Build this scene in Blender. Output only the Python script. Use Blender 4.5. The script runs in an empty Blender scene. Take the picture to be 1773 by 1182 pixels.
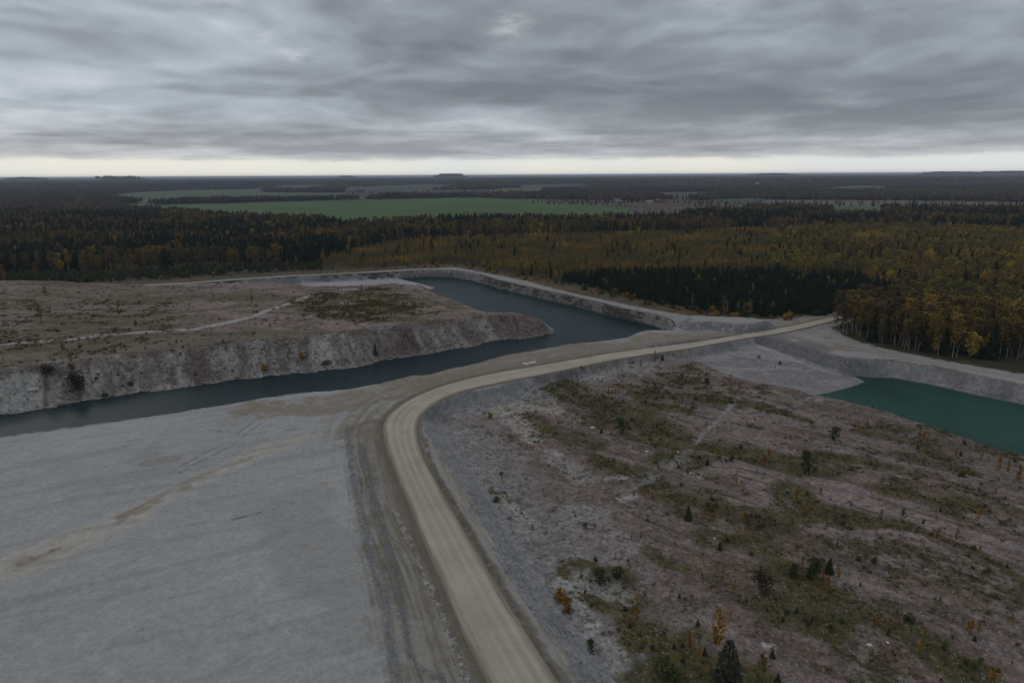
import bpy, math, numpy as np
from mathutils import Matrix, Vector

# ---------------------------------------------------------------- camera
SC = bpy.context.scene
HC = 70.0; FPX = 1182.0; CX, CY = 886.5, 591.0
PITCH = math.atan((CY - 303.5) / FPX)
F_ = np.array([0, math.cos(PITCH), -math.sin(PITCH)])
R_ = np.array([1, 0, -0.0056]); R_ = R_ - F_ * (R_ @ F_); R_ /= np.linalg.norm(R_)
U_ = np.cross(R_, F_)
cam_d = bpy.data.cameras.new('camera'); cam = bpy.data.objects.new('camera', cam_d)
SC.collection.objects.link(cam); SC.camera = cam
cam_d.sensor_width = 36; cam_d.lens = 36 * FPX / 1773; cam_d.clip_start = 1; cam_d.clip_end = 200000
cam.matrix_world = Matrix(((R_[0], U_[0], -F_[0], 0), (R_[1], U_[1], -F_[1], 0), (R_[2], U_[2], -F_[2], HC), (0, 0, 0, 1)))

# ---------------------------------------------------------------- light
SC.view_settings.view_transform = 'Standard'; SC.view_settings.look = 'None'
SC.view_settings.exposure = 0.0; SC.view_settings.gamma = 1
SUN_EL, SUN_AZ = math.radians(32), math.radians(-40)      # azimuth from +Y, towards the left of the view
W = bpy.data.worlds.new('World'); SC.world = W; W.use_nodes = True
nt = W.node_tree; nt.nodes.clear()


class NT:
    """tiny helper for node trees"""
    def __init__(s, tree): s.t = tree
    def n(s, typ, _set=None, **kw):
        nd = s.t.nodes.new(typ)
        for k, v in (_set or {}).items(): setattr(nd, k, v)
        for k, v in kw.items():
            key = int(k[1:]) if k[0] == 'i' and k[1:].isdigit() else k.replace('_', ' ')
            if isinstance(v, bpy.types.NodeSocket): s.t.links.new(v, nd.inputs[key])
            else: nd.inputs[key].default_value = v
        return nd
    def math(s, op, a, b=0.0, clamp=False, c=None):
        nd = s.t.nodes.new('ShaderNodeMath'); nd.operation = op; nd.use_clamp = clamp
        for i, v in enumerate((a, b, c)):
            if v is None: continue
            if isinstance(v, bpy.types.NodeSocket): s.t.links.new(v, nd.inputs[i])
            else: nd.inputs[i].default_value = v
        return nd.outputs[0]
    def mix(s, fac, a, b, blend='MIX'):
        nd = s.t.nodes.new('ShaderNodeMix'); nd.data_type = 'RGBA'; nd.blend_type = blend
        for i, v in ((0, fac), (6, a), (7, b)):
            if isinstance(v, bpy.types.NodeSocket): s.t.links.new(v, nd.inputs[i])
            else: nd.inputs[i].default_value = v if i == 0 else (*v, 1)[:4]
        return nd.outputs[2]
    def ramp(s, fac, stops, interp='LINEAR'):
        nd = s.t.nodes.new('ShaderNodeValToRGB'); cr = nd.color_ramp; cr.interpolation = interp
        while len(cr.elements) > 1: cr.elements.remove(cr.elements[-1])
        for i, (p, c) in enumerate(stops):
            e = cr.elements[0] if i == 0 else cr.elements.new(p)
            e.position = p; e.color = (*c, 1) if len(c) == 3 else c
        s.t.links.new(fac, nd.inputs[0]); return nd.outputs[0]
    def noise(s, vec, scale, detail=3, rough=.5, dist=0., dim='3D', lac=2.0):
        nd = s.t.nodes.new('ShaderNodeTexNoise'); nd.noise_dimensions = dim
        if vec is not None: s.t.links.new(vec, nd.inputs['Vector'])
        nd.inputs['Scale'].default_value = scale; nd.inputs['Detail'].default_value = detail
        nd.inputs['Roughness'].default_value = rough; nd.inputs['Distortion'].default_value = dist
        nd.inputs['Lacunarity'].default_value = lac
        return nd.outputs['Fac']
    def link(s, a, b): s.t.links.new(a, b)


w = NT(nt)
sky = w.n('ShaderNodeTexSky'); sky.sky_type = 'NISHITA'; sky.sun_disc = False
sky.sun_elevation = SUN_EL; sky.sun_rotation = SUN_AZ
tc = w.n('ShaderNodeTexCoord')
sep = w.n('ShaderNodeSeparateXYZ', i0=tc.outputs['Generated'])
X, Y, Z = sep.outputs
zc = w.math('MAXIMUM', Z, 0.0)
az = w.math('ARCTAN2', X, Y)


def sky_pt(ax, az_, dx=0., dy=0., bend=0.):
    """a point on the overcast deck in bearing and elevation, stretched along the horizon"""
    zb = w.math('ADD', zc, w.math('MULTIPLY', az, bend))
    return w.n('ShaderNodeCombineXYZ', X=w.math('ADD', w.math('MULTIPLY', az, ax), dx), Y=w.math('ADD', w.math('MULTIPLY', zb, az_), dy), Z=0.0).outputs[0]


def lumps(v, scale, detail=1.0):
    nd = w.n('ShaderNodeTexVoronoi', {'feature': 'SMOOTH_F1', 'voronoi_dimensions': '2D', 'normalize': True}, Vector=v, Scale=scale, Detail=detail, Roughness=.55, Smoothness=.55)
    return nd.outputs['Distance']


def noise2(v, scale, detail, rough): return w.noise(v, scale, detail, rough, 0., '2D')


lnz = w.math('MULTIPLY', w.math('LOGARITHM', w.math('ADD', w.math('ADD', zc, .02), w.math('MULTIPLY', az, .004)), 2.718), 2.05)


def field(ddy, det):
    v = w.n('ShaderNodeCombineXYZ', X=w.math('ADD', w.math('MULTIPLY', az, 3.7), OX), Y=w.math('ADD', lnz, OY + ddy), Z=0.0).outputs[0]
    v = w.n('ShaderNodeVectorMath', {'operation': 'ADD'}, i0=v, i1=wv).outputs[0]
    return w.math('ADD', noise2(v, .52, det, .53), w.math('MULTIPLY', lumps(v, 1.75), -.42))


OX, OY = 2.9, 7.4
v0 = w.n('ShaderNodeCombineXYZ', X=w.math('ADD', w.math('MULTIPLY', az, 3.7), 3.0), Y=w.math('ADD', lnz, 2.1), Z=0.0).outputs[0]
wn_ = w.n('ShaderNodeTexNoise', {'noise_dimensions': '2D'}, Vector=v0, Scale=.9, Detail=3.0, Roughness=.48)
wv = w.n('ShaderNodeVectorMath', {'operation': 'SUBTRACT'}, i0=wn_.outputs['Color'], i1=(.5, .5, .5)).outputs[0]
wv = w.n('ShaderNodeVectorMath', {'operation': 'SCALE'}, i0=wv, Scale=.6).outputs[0]
fa = field(0., 6); fb = field(-.10, 6)
s_ = w.math('SUBTRACT', w.math('MULTIPLY', w.math('SUBTRACT', fa, fb), 1.5), fa)
vl = w.n('ShaderNodeCombineXYZ', X=w.math('MULTIPLY', az, 10.), Y=w.math('MULTIPLY', lnz, 1.5), Z=0.0).outputs[0]
f1 = w.ramp(zc, [(.04, (1, 1, 1)), (.12, (.25, .25, .25))], 'EASE')
s_ = w.math('ADD', s_, w.math('MULTIPLY', f1, w.math('MULTIPLY', w.math('SUBTRACT', noise2(vl, 1.0, 5, .6), .5), .45)))
s_ = w.math('ADD', w.math('MULTIPLY', s_, 1.25), .885)
broad = noise2(sky_pt(1.6, 7.0, 5.0, 1.0), 1.0, 3, .5)
s_ = w.math('ADD', s_, w.math('MULTIPLY', w.math('SUBTRACT', broad, .5), .42))
cloud = w.ramp(s_, [(.15, (.185, .206, .235)), (.34, (.245, .272, .306)), (.48, (.308, .348, .395)),
                    (.60, (.380, .428, .482)), (.72, (.45, .505, .565)), (.86, (.60, .64, .69)), (.98, (.90, .92, .94))])
el_n = w.math('ADD', Z, w.math('MULTIPLY', w.math('SUBTRACT', broad, .5), .05))
lowf = w.ramp(el_n, [(.0, (1, 1, 1)), (.030, (.80, .80, .80)), (.058, (.35, .35, .35)), (.10, (0, 0, 0))], 'EASE')
lowc = w.ramp(s_, [(.25, (.34, .36, .395)), (.45, (.44, .46, .49)), (.62, (.56, .58, .60)), (.85, (.78, .79, .78))])
cl = w.mix(lowf, cloud, lowc)
el_s = w.math('ADD', Z, w.math('MULTIPLY', w.math('SUBTRACT', noise2(sky_pt(5, 20, 3.3, 1.0), 2.0, 5, .6), .5), .014))
stripf = w.ramp(el_s, [(.0, (1, 1, 1)), (.018, (1, 1, 1)), (.0245, (.35, .35, .35)), (.030, (0, 0, 0))], 'EASE')
warm = w.ramp(noise2(sky_pt(2, 4, 8.3, 1.0), 1.0, 2, .5), [(.4, (.78, .80, .78)), (.6, (.86, .85, .77))])
cl = w.mix(stripf, cl, warm)
# small rents in the deck where the light comes through
gapn = noise2(sky_pt(14, 60, 2.2, 5.5), 1.0, 5, .6)
for ga, gz, ra, rz in ((0.0, .194, .020, .012), (-.385, .222, .035, .016), (-.33, .172, .018, .008), (-.285, .153, .022, .008), (.275, .236, .035, .022), (-.16, .238, .03, .01), (.60, .20, .05, .012)):
    dd = w.math('ADD', w.math('POWER', w.math('ABSOLUTE', w.math('DIVIDE', w.math('SUBTRACT', az, ga), ra)), 2.), w.math('POWER', w.math('ABSOLUTE', w.math('DIVIDE', w.math('SUBTRACT', Z, gz), rz)), 2.))
    mk_ = w.math('MULTIPLY', w.math('EXPONENT', w.math('MULTIPLY', dd, -.7)), w.math('MULTIPLY', w.math('SUBTRACT', gapn, .33), 2.6), clamp=True)
    cl = w.mix(w.math('MULTIPLY', mk_, .75), cl, (.74, .77, .81))
# the deck brightens overhead as an overcast sky does
zen = w.ramp(Z, [(.0, (1, 1, 1)), (.26, (1.0, 1.0, 1.0)), (.55, (1.42, 1.39, 1.37)), (1, (1.6, 1.57, 1.55))])
cl = w.mix(1.0, cl, zen, 'MULTIPLY')
below = w.math('LESS_THAN', Z, 0.0)
cl = w.mix(below, cl, (.05, .05, .05))
bgs = w.n('ShaderNodeBackground', Color=sky.outputs[0], Strength=0.05)
bgc = w.n('ShaderNodeBackground', Color=cl, Strength=1.0)
mx = w.n('ShaderNodeMixShader', i0=0.97, i1=bgs.outputs[0], i2=bgc.outputs[0])
wo = w.n('ShaderNodeOutputWorld', Surface=mx.outputs[0])
W.cycles.sampling_method = 'MANUAL'; W.cycles.sample_map_resolution = 1024

sun_d = bpy.data.lights.new('sun', 'SUN'); sun_d.energy = 0.5; sun_d.angle = math.radians(25)
sun_d.color = (1, .96, .9)
sun = bpy.data.objects.new('sun', sun_d); SC.collection.objects.link(sun)
sd = Vector((math.sin(SUN_AZ) * math.cos(SUN_EL), math.cos(SUN_AZ) * math.cos(SUN_EL), math.sin(SUN_EL)))
sun.rotation_euler = sd.to_track_quat('Z', 'Y').to_euler()
SC.cycles.max_bounces = 5; SC.cycles.diffuse_bounces = 2; SC.cycles.glossy_bounces = 2
SC.cycles.volume_bounces = 0; SC.cycles.transparent_max_bounces = 8

# ---------------------------------------------------------------- helpers: photo rays -> places in the world
WZ = -5.2                                        # level of the flooded pits


def P(px, py, z=0.0):
    """where the line of sight through a point of the photograph meets height z"""
    u = (np.asarray(px, float) - CX) / FPX; v = (CY - np.asarray(py, float)) / FPX
    d = F_ + u[..., None] * R_ + v[..., None] * U_ if u.ndim else F_ + u * R_ + v * U_
    t = (z - HC) / d[..., 2]
    return np.stack([d[..., 0] * t, d[..., 1] * t], -1)


def PL(pts, z=0.0):
    return np.array([P(p[0], p[1], p[2] if len(p) > 2 else z) for p in pts])


def proj(x, y, z=0.0):
    d = np.stack([x, y, np.zeros_like(x) + z - HC], -1)
    f = d @ F_
    return CX + FPX * (d @ R_) / f, CY - FPX * (d @ U_) / f, f


def hash2(ix, iy, seed):
    h = (ix.astype(np.int64) * 374761393 + iy.astype(np.int64) * 668265263 + seed * 1442695041) & 0xffffffff
    h = ((h ^ (h >> 13)) * 1274126177) & 0xffffffff
    h = (h ^ (h >> 16)) & 0xffffffff
    return h.astype(np.float64) / 4294967295.0


def vnoise(x, y, seed=0):
    ix = np.floor(x); iy = np.floor(y); fx = x - ix; fy = y - iy
    fx = fx * fx * (3 - 2 * fx); fy = fy * fy * (3 - 2 * fy)
    a = hash2(ix, iy, seed); b = hash2(ix + 1, iy, seed); c = hash2(ix, iy + 1, seed); d = hash2(ix + 1, iy + 1, seed)
    return (a + (b - a) * fx) * (1 - fy) + (c + (d - c) * fx) * fy


def fbm(x, y, size, octv=3, seed=0, gain=.5):
    s = 0; a = 1; t = 0; f = 1.0 / size
    for o in range(octv):
        s = s + a * vnoise(x * f + 17.3 * o, y * f - 9.1 * o, seed + o); t += a; a *= gain; f *= 2.03
    return s / t


def seg_dist(x, y, poly, closed=False):
    """distance to a polyline, index of nearest segment, signed side"""
    n = len(poly); best = np.full(x.shape, 1e18); idx = np.zeros(x.shape, int); side = np.zeros(x.shape); tt = np.zeros(x.shape)
    for i in range(n if closed else n - 1):
        ax, ay = poly[i]; bx, by = poly[(i + 1) % n]; dx, dy = bx - ax, by - ay; L = dx * dx + dy * dy + 1e-12
        t = np.clip(((x - ax) * dx + (y - ay) * dy) / L, 0, 1)
        d = (x - ax - t * dx) ** 2 + (y - ay - t * dy) ** 2
        m = d < best
        best = np.where(m, d, best); idx = np.where(m, i, idx)
        side = np.where(m, np.sign(dx * (y - ay) - dy * (x - ax)), side); tt = np.where(m, t, tt)
    return np.sqrt(best), idx, side, tt


def inside(x, y, poly):
    c = np.zeros(x.shape, bool); n = len(poly); j = n - 1
    for i in range(n):
        xi, yi = poly[i]; xj, yj = poly[j]
        c ^= ((yi > y) != (yj > y)) & (x < (xj - xi) * (y - yi) / (yj - yi + 1e-12) + xi)
        j = i
    return c


def sdf(x, y, poly, pad=1e9):
    """positive inside"""
    d = np.full(x.shape, -pad if pad < 1e8 else -1e9)
    lo = poly.min(0) - pad; hi = poly.max(0) + pad
    m = (x > lo[0]) & (x < hi[0]) & (y > lo[1]) & (y < hi[1]) if pad < 1e8 else np.ones(x.shape, bool)
    if not m.any(): return d
    dd, _, _, _ = seg_dist(x[m], y[m], poly, True)
    d[m] = np.where(inside(x[m], y[m], poly), dd, -dd)
    return d


def idw(x, y, ctrl, p=3.0):
    num = 0; den = 0
    for cx, cy, cz in ctrl:
        wgt = 1.0 / ((x - cx) ** 2 + (y - cy) ** 2 + 60.0) ** (p / 2)
        num = num + wgt * cz; den = den + wgt
    return num / den


def ctr(pts):
    return [(*P(a, b, c), c) for a, b, c in pts]


def smooth(a, b, x):
    t = np.clip((x - a) / (b - a), 0, 1); return t * t * (3 - 2 * t)


def resample(poly, step):
    """Catmull-Rom through the points, even steps"""
    p = np.asarray(poly, float); q = np.vstack([2 * p[0] - p[1], p, 2 * p[-1] - p[-2]]); out = []
    for i in range(1, len(q) - 2):
        t = np.linspace(0, 1, 24, endpoint=False)[:, None]
        a, b, c, d = q[i - 1], q[i], q[i + 1], q[i + 2]
        out.append(.5 * ((2 * b) + (-a + c) * t + (2 * a - 5 * b + 4 * c - d) * t ** 2 + (-a + 3 * b - 3 * c + d) * t ** 3))
    out = np.vstack(out + [p[-1:]])
    L = np.r_[0, np.cumsum(np.hypot(*np.diff(out, axis=0).T[:2]))]
    s = np.arange(0, L[-1], step)
    return np.stack([np.interp(s, L, out[:, k]) for k in range(out.shape[1])], -1)


# ---------------------------------------------------------------- layout of the quarry
WALLTOP = [(250, 497), (330, 492), (400, 486), (500, 479.5), (600, 474.5), (690, 470), (740, 467), (785, 468), (819, 472.6), (841, 478),
           (864, 485), (909, 495), (940, 502), (985, 511.4), (1030, 521.6), (1075, 533), (1110, 540), (1140, 546), (1162, 555), (1168, 566)]
wall_top = PL(WALLTOP)
_t = np.gradient(wall_top, axis=0); _t /= np.linalg.norm(_t, axis=1)[:, None]
wall_n = np.stack([_t[:, 1], -_t[:, 0]], -1)                    # points towards the water
wall_toe = wall_top + wall_n * 2.2
NEAR = [(1150, 572), (1115, 570), (1101, 577), (1087, 584), (1050, 589), (1023, 592), (972, 597), (938, 604), (887, 612), (837, 626), (800, 634),
        (769, 640), (740, 648), (715, 650), (661, 663), (600, 674), (545, 678), (490, 684), (389, 700), (254, 721), (101, 741), (0, 756), (-300, 800), (-900, 900)]
near_crest = PL(NEAR)
_t = np.gradient(near_crest, axis=0); _t /= np.linalg.norm(_t, axis=1)[:, None]
near_toe = near_crest + np.stack([_t[:, 1], -_t[:, 0]], -1) * 7.5
Q = np.vstack([wall_toe, near_toe, PL([(-900, 740), (-400, 620), (0, 560)])])
NW = len(wall_toe) - 1

HP_FRONT = [(-500, 800), (-200, 750), (0, 719), (60, 708), (120, 700), (183, 690), (240, 680), (300, 672), (372, 662), (430, 655), (500, 647), (560, 642), (600, 637), (640, 630),
            (668, 623), (700, 618), (735, 613), (803, 602), (854, 591), (905, 585.5), (940, 580), (962, 577)]
HP_BACK = [(958, 571, WZ), (925, 550, .5), (895, 541, 2.5), (837, 537, 3.5), (789, 517, 3.0), (769, 508, 2), (742, 497, -1)]
back = PL(HP_BACK) + np.array([[1, 1], [6, 4], [9, 8], [9, 9], [8, 8], [6, 6], [2, 3]])
HP = np.vstack([PL(HP_FRONT, WZ), back, PL([(690, 499, -4), (650, 501, -4), (600, 502, -4), (560, 503, -4), (520, 499, -4), (480, 494, -4), (430, 494, -2), (330, 492, 0),
                                           (220, 494, 0), (118, 491, 0), (0, 492, 0), (-400, 500, 0), (-1200, 560, 0)])])
HL = ctr([(-300, 690, 6), (0, 640, 6.2), (150, 625, 6.2), (300, 612, 6.2), (450, 600, 6.2), (600, 586, 6.2), (700, 570, 6), (800, 552, 5.5), (880, 546, 4.5), (930, 556, 2), (0, 570, 6.8),
          (300, 555, 6.2), (500, 550, 5.6), (650, 545, 5), (770, 530, 4), (0, 515, 6), (-300, 520, 6), (300, 510, 4.5), (450, 508, 3.5), (560, 512, 3),
          (640, 507, 2), (740, 503, 1.2), (440, 496, .8), (520, 499, .2), (600, 503, .6), (300, 497, 1.2), (150, 497, 3), (0, 500, 5), (-300, 500, 6)])
PAD = PL([(470, 491.5), (500, 488), (560, 484), (600, 482), (640, 482), (684, 482), (715, 489), (745, 497), (700, 508), (620, 512), (540, 512), (480, 505)], -4.6)

RR = PL([(1110, 1260, -4), (1050, 1182, -4), (1000, 1110, -4), (950, 1045, -4), (905, 975, -4), (880, 930, -4), (850, 875, -4), (815, 825, -4), (785, 785, -4), (762, 745, -4), (752, 722, -4), (780, 712, -4), (857, 701, -4),
         (905, 688, -4), (938, 672, -4), (980, 657, -3.6), (1023, 642, -3.4), (1074, 629, -3), (1141, 612.5, -2.6), (1200, 603, -2.4), (1260, 594, -2), (1300, 588, -1.6),
         (1330, 601, -3), (1362, 617, -4), (1410, 636, -5), (1445, 648, WZ), (1475, 652, WZ), (1511, 653, WZ), (1545, 654, WZ), (1613, 665, WZ), (1697, 685, WZ), (1773, 700, WZ),
         (1900, 735, WZ), (2200, 830, WZ), (3200, 1100, WZ)])
RR = np.vstack([RR, [[400, -60], [10, -60], [14, 60]]])
FLOOR = ctr([(1141, 616, -3), (1200, 606, -2.8), (1250, 600, -2.4), (1300, 592, -1.8), (1330, 604, -3), (1250, 640, -4.2), (1350, 625, -3.9), (1410, 645, -4.6), (1400, 684, -5),
             (1430, 677, -5.1), (1470, 667, -5.1), (1493, 660, -5.1), (1460, 652, -5.1), (1300, 655, -4.4), (1350, 668, -4.8), (1200, 620, -3.8), (1320, 640, -4.2)])
POND = PL([(1380, 688), (1430, 679), (1470, 668.5), (1493, 660.5), (1480, 654), (1462, 652), (1475, 650), (1511, 652), (1545, 653), (1613, 665), (1697, 685), (1773, 700), (1900, 735), (2200, 830), (3000, 1060),
           (2800, 1200), (2000, 900), (1773, 830), (1650, 785), (1500, 730), (1400, 700)], WZ)
HRP = PL([(700, 1500), (600, 700), (1000, 630), (1110, 606), (1150, 614), (1200, 626), (1260, 650), (1300, 664), (1350, 671), (1400, 685), (1450, 694), (1500, 706), (1560, 726), (1650, 757),
          (1773, 797), (2000, 872), (2600, 1100), (2600, 1500)], -1.8)
HR = ctr([(1050, 1150, -4), (1000, 1000, -3.9), (900, 900, -4), (850, 820, -4), (800, 740, -4), (900, 760, -4), (950, 700, -3.6), (1000, 680, -3.2), (1080, 650, -2.6), (1150, 635, -2.2),
          (1250, 665, -1.8), (1350, 685, -1.7), (1450, 705, -1.8), (1560, 732, -1.8), (1650, 765, -1.8), (1773, 805, -1.8), (1500, 850, -1.2), (1300, 760, -2), (1300, 850, -1.6),
          (1150, 800, -3), (1700, 900, -1.6), (1700, 1100, -2), (1450, 1000, -2), (1200, 950, -3.2), (1250, 1100, -3), (2100, 950, -2)])
MOUND = PL([(1197, 556, 3.2), (1238, 556.5, 3.2), (1272, 561.5, 3), (1300, 565, 2), (1322, 562, 1.2), (1300, 556, 2), (1250, 551, 2.6), (1200, 550, 2.6)])

ROAD_L = [(905, 1290), (842.7, 1182), (813, 1112), (776, 1030), (739, 952), (712, 879), (684, 814), (670.6, 777.6), (664, 741), (673, 718), (698, 698), (748.6, 674.5), (813, 655), (858.7, 645), (900, 638.5),
          (972, 626), (1074, 609), (1200, 593), (1283, 579), (1351, 568), (1418.6, 553.5), (1459, 545), (1500, 537), (1560, 526)]
ROAD_R = [(1045, 1290), (957, 1182), (915.6, 1103), (870, 1030), (824, 952), (782.6, 883), (746, 819), (727.5, 777.6), (722, 750), (727.5, 724), (746, 702), (782.6, 683), (837.6, 669), (906, 654.5),
          (975, 641), (1074, 621), (1200, 602), (1283, 587), (1351, 577), (1418.6, 562), (1459, 551), (1500, 542), (1560, 530)]
rl = resample(PL(ROAD_L), 1.5); rr = resample(PL(ROAD_R), 1.5)


def mid_line(a, b):
    out = []
    for p in a:
        d = np.hypot(*(b - p).T); k = d.argmin(); out.append((*((p + b[k]) / 2), d[k] / 2))
    return np.array(out)


road_c = resample(mid_line(rl, rr)[::12], 1.0)
k_ = np.ones(25) / 25
_w = np.convolve(np.pad(road_c[:, 2], 12, 'edge'), k_, 'valid'); road_c[:, 2] = _w
ROAD_POLY = road_c[::6, :2]; ROAD_W = road_c[::6, 2]
print('road half width', road_c[::60, 2])
# windrows of loose gravel left of the road: (line, height, half width)
RIDGES = [(PL([(600, 745), (606, 790), (612, 830), (622, 880), (634, 930), (645, 975), (655, 1010), (668, 1050), (674, 1100), (682, 1150), (690, 1200)]), .42, 1.0),
          (PL([(626, 770), (645, 850), (662, 910), (677, 980), (690, 1040), (700, 1080), (706, 1120), (716, 1150), (735, 1166), (770, 1174)]), .40, .9),
          (PL([(684, 885), (706, 930), (722, 970), (737, 1000), (752, 1035), (768, 1070), (782, 1105), (796, 1145), (808, 1175)]), .28, .7),
          (PL([(735, 760), (747, 800), (762, 834), (786, 874), (811, 918), (837, 961), (856, 995), (875, 1024), (893, 1057), (925, 1110), (968, 1182), (1000, 1235)]), .30, .7),
          (PL([(598, 748), (612, 738), (640, 730), (668, 728)]), .30, .9)]


_d = P(1700, 985) - P(1120, 800); _d /= np.hypot(*_d)


def furrow(x, y):
    return x * _d[0] + y * _d[1], -x * _d[1] + y * _d[0]


def stroke(x, y, pts, r, z=0.0, warp=None):
    """0..1 mask round a line drawn on the ground, feathered"""
    poly = hit([q[0] for q in pts], [q[1] for q in pts])[:, :2]; pad = r * 2.2
    lo = poly.min(0) - pad; hi = poly.max(0) + pad
    m = (x > lo[0]) & (x < hi[0]) & (y > lo[1]) & (y < hi[1]); out = np.zeros(x.shape)
    if m.any():
        if len(poly) > 1: d = seg_dist(x[m], y[m], poly)[0]
        else: d = np.hypot(x[m] - poly[0, 0], y[m] - poly[0, 1])
        wv = 0 if warp is None else (warp[m] - .5) * r * 2.2
        out[m] = 1 - smooth(.55 * r, 1.25 * r, d + wv)
    return out


HPF = PL(HP_FRONT, WZ); HPA = np.r_[0, np.cumsum(np.hypot(*np.diff(HPF, axis=0).T))]


def height(x, y, full=False, ridges=True):
    shp = x.shape; x = x.ravel().astype(float); y = y.ravel().astype(float)
    z = np.zeros(x.shape); R2 = np.hypot(x, y); nearm = R2 < 1200
    lab = np.zeros(x.shape, int)
    zz = np.zeros(nearm.sum()); X_, Y_ = x[nearm], y[nearm]; lb = np.zeros(X_.shape, int)
    n_big = fbm(X_, Y_, 40, 3, 5) - .5; n_mid = fbm(X_, Y_, 9, 3, 9) - .5; n_sm = fbm(X_, Y_, 2.2, 3, 13) - .5
    base = .25 * n_big * smooth(200, 600, np.hypot(X_, Y_)) + .06 * n_mid + .03 * n_sm
    # flooded quarry
    dq, iq, _, _ = seg_dist(X_, Y_, Q, True); inq = inside(X_, Y_, Q)
    sl = np.where(iq < NW, 3.2, .70)
    wob = (n_mid * 2.2 + n_sm * .9) * np.where(iq < NW, 0, 1)
    pit = np.where(inq, WZ - .15 - np.minimum(dq * .35, 4), WZ + (dq + wob) * sl)
    sp = sdf(X_, Y_, PAD, 40)
    padz = -4.55 + .15 * n_mid + np.minimum(0, sp * .25)
    pit = np.where(inq, np.maximum(pit, padz), pit)
    mnd = sdf(X_, Y_, MOUND, 30)
    mz = np.clip(3.4 + mnd * .60 + n_sm * .6 + n_mid, 0, 3.4 + n_mid * .8)
    rimz = base + np.where(mnd > -25, mz, 0)
    zz = np.minimum(rimz, pit); lb[(zz < rimz - .1) & ~inq] = 1
    lb[inq] = 5
    # left spoil heap
    dh = sdf(X_, Y_, HP, 60)
    df, jf, _, tf = seg_dist(X_, Y_, HPF); arc = HPA[jf] + tf * (HPA[np.minimum(jf + 1, len(HPA) - 1)] - HPA[jf])
    gull = np.abs(fbm(arc, dh * .16, 3.4, 3, 31) - .5) * 2 - .28; fan = fbm(arc, dh * .10, 16, 2, 33) - .5
    steep = 5.5 / (5.5 + 0)
    surf = idw(X_, Y_, HL) + 1.5 * n_big + .7 * n_mid + .22 * n_sm
    slope = WZ + (dh + n_mid * 2.6 + (gull * 2.6 + fan * 5.5) * smooth(-1, 7, dh)) * .72
    k = .9; hh = np.minimum(surf, slope) - k * np.exp(-np.abs(surf - slope) / k) * .35
    hh = hh + .35 * n_sm * (slope < surf)
    m = (hh > zz) & (dh > -15); zz = np.where(m, hh, zz); lb[m] = 2
    # right-hand depression with its heap, fan and pond
    drr = sdf(X_, Y_, RR, 30); inr = drr > 0
    pd = sdf(X_, Y_, POND, 60)
    fl = np.maximum(idw(X_, Y_, FLOOR) + .35 * n_mid + .1 * n_sm + .25 * (fbm(X_ * .35 + Y_ * .2, Y_, 3.5, 3, 77) - .5), WZ + .03 + np.minimum(-pd * .05, .3))
    fl = np.where(pd > 0, WZ + .1 - pd * .28, fl); fl = np.maximum(fl, WZ - 4)
    hd = sdf(X_, Y_, HRP, 200); fl = fl - 6 * smooth(3, 10, hd)
    fu, fv = furrow(X_, Y_); fv = fv + 5 * (fbm(X_, Y_, 45, 2, 43) - .5)
    rid = np.abs(fbm(fu * .22, fv, 6.5, 3, 41) - .5) * 2; rid2 = np.abs(fbm(fu * .12, fv, 1.9, 2, 42) - .5) * 2
    hs = idw(X_, Y_, HR) + 1.3 * n_big + 1.25 * (.5 - rid) + .28 * (.5 - rid2) + .45 * n_mid + .22 * n_sm
    hs = np.minimum(hs, -.5) 
    hrz = hs + np.minimum(0, (hd + n_mid * 2) * .55)
    dep = np.maximum(fl, hrz)
    out_d = np.where(inr, 0, -drr)
    gr2 = fbm(X_, Y_, 1.6, 2, 55) - .5
    bank = dep + np.maximum(out_d + (n_mid * 1.6 + gr2 * .8) * smooth(0, 2, out_d), 0) * .62
    m = (drr > -29) & (bank < rimz - .02) & (dq + inq * 0 > 3)
    zz = np.where(m, np.minimum(bank, zz), zz)
    lb[m & ~inr] = 4; lb[m & inr & (hrz <= fl)] = 6; lb[m & inr & (hrz > fl)] = 3
    # road bed and windrows
    dr, ir, sr, tr_ = seg_dist(X_, Y_, ROAD_POLY); al = (ir + tr_) * 6.0; rw = ROAD_W[np.minimum(ir, len(ROAD_W) - 1)]
    flat = 1 - smooth(0, 1.5, dr - rw)
    zz = zz * (1 - flat) + flat * (-.22)
    if ridges:
        for line, h, hw in RIDGES:
            lo = line.min(0) - 3; hi = line.max(0) + 3
            mm = (X_ > lo[0]) & (X_ < hi[0]) & (Y_ > lo[1]) & (Y_ < hi[1])
            d = seg_dist(X_[mm], Y_[mm], line)[0] + (n_sm[mm]) * .7
            zz[mm] += h * np.exp(-(d / hw) ** 2) * (.7 + fbm(X_[mm], Y_[mm], .6, 2, 3) * .7)
    z[nearm] = zz; lab[nearm] = lb
    far = ~nearm
    z[far] = .5 * (fbm(x[far], y[far], 900, 2, 5) - .5) * 8 * smooth(1200, 4000, R2[far])
    # far spoil hills on the skyline
    for px, dist, h, wd in ((210, 9000, 52, 260), (780, 11000, 66, 290), (600, 14000, 45, 200), (1335, 13000, 46, 420), (1640, 12000, 55, 420), (1740, 12500, 58, 500), (50, 12000, 45, 250)):
        c = P(px, 330); c = c / np.hypot(*c) * dist
        z[far] += h * (1 - smooth(.45, 1.0, np.hypot(x[far] - c[0], (y[far] - c[1]) * .6) / wd))
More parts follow.
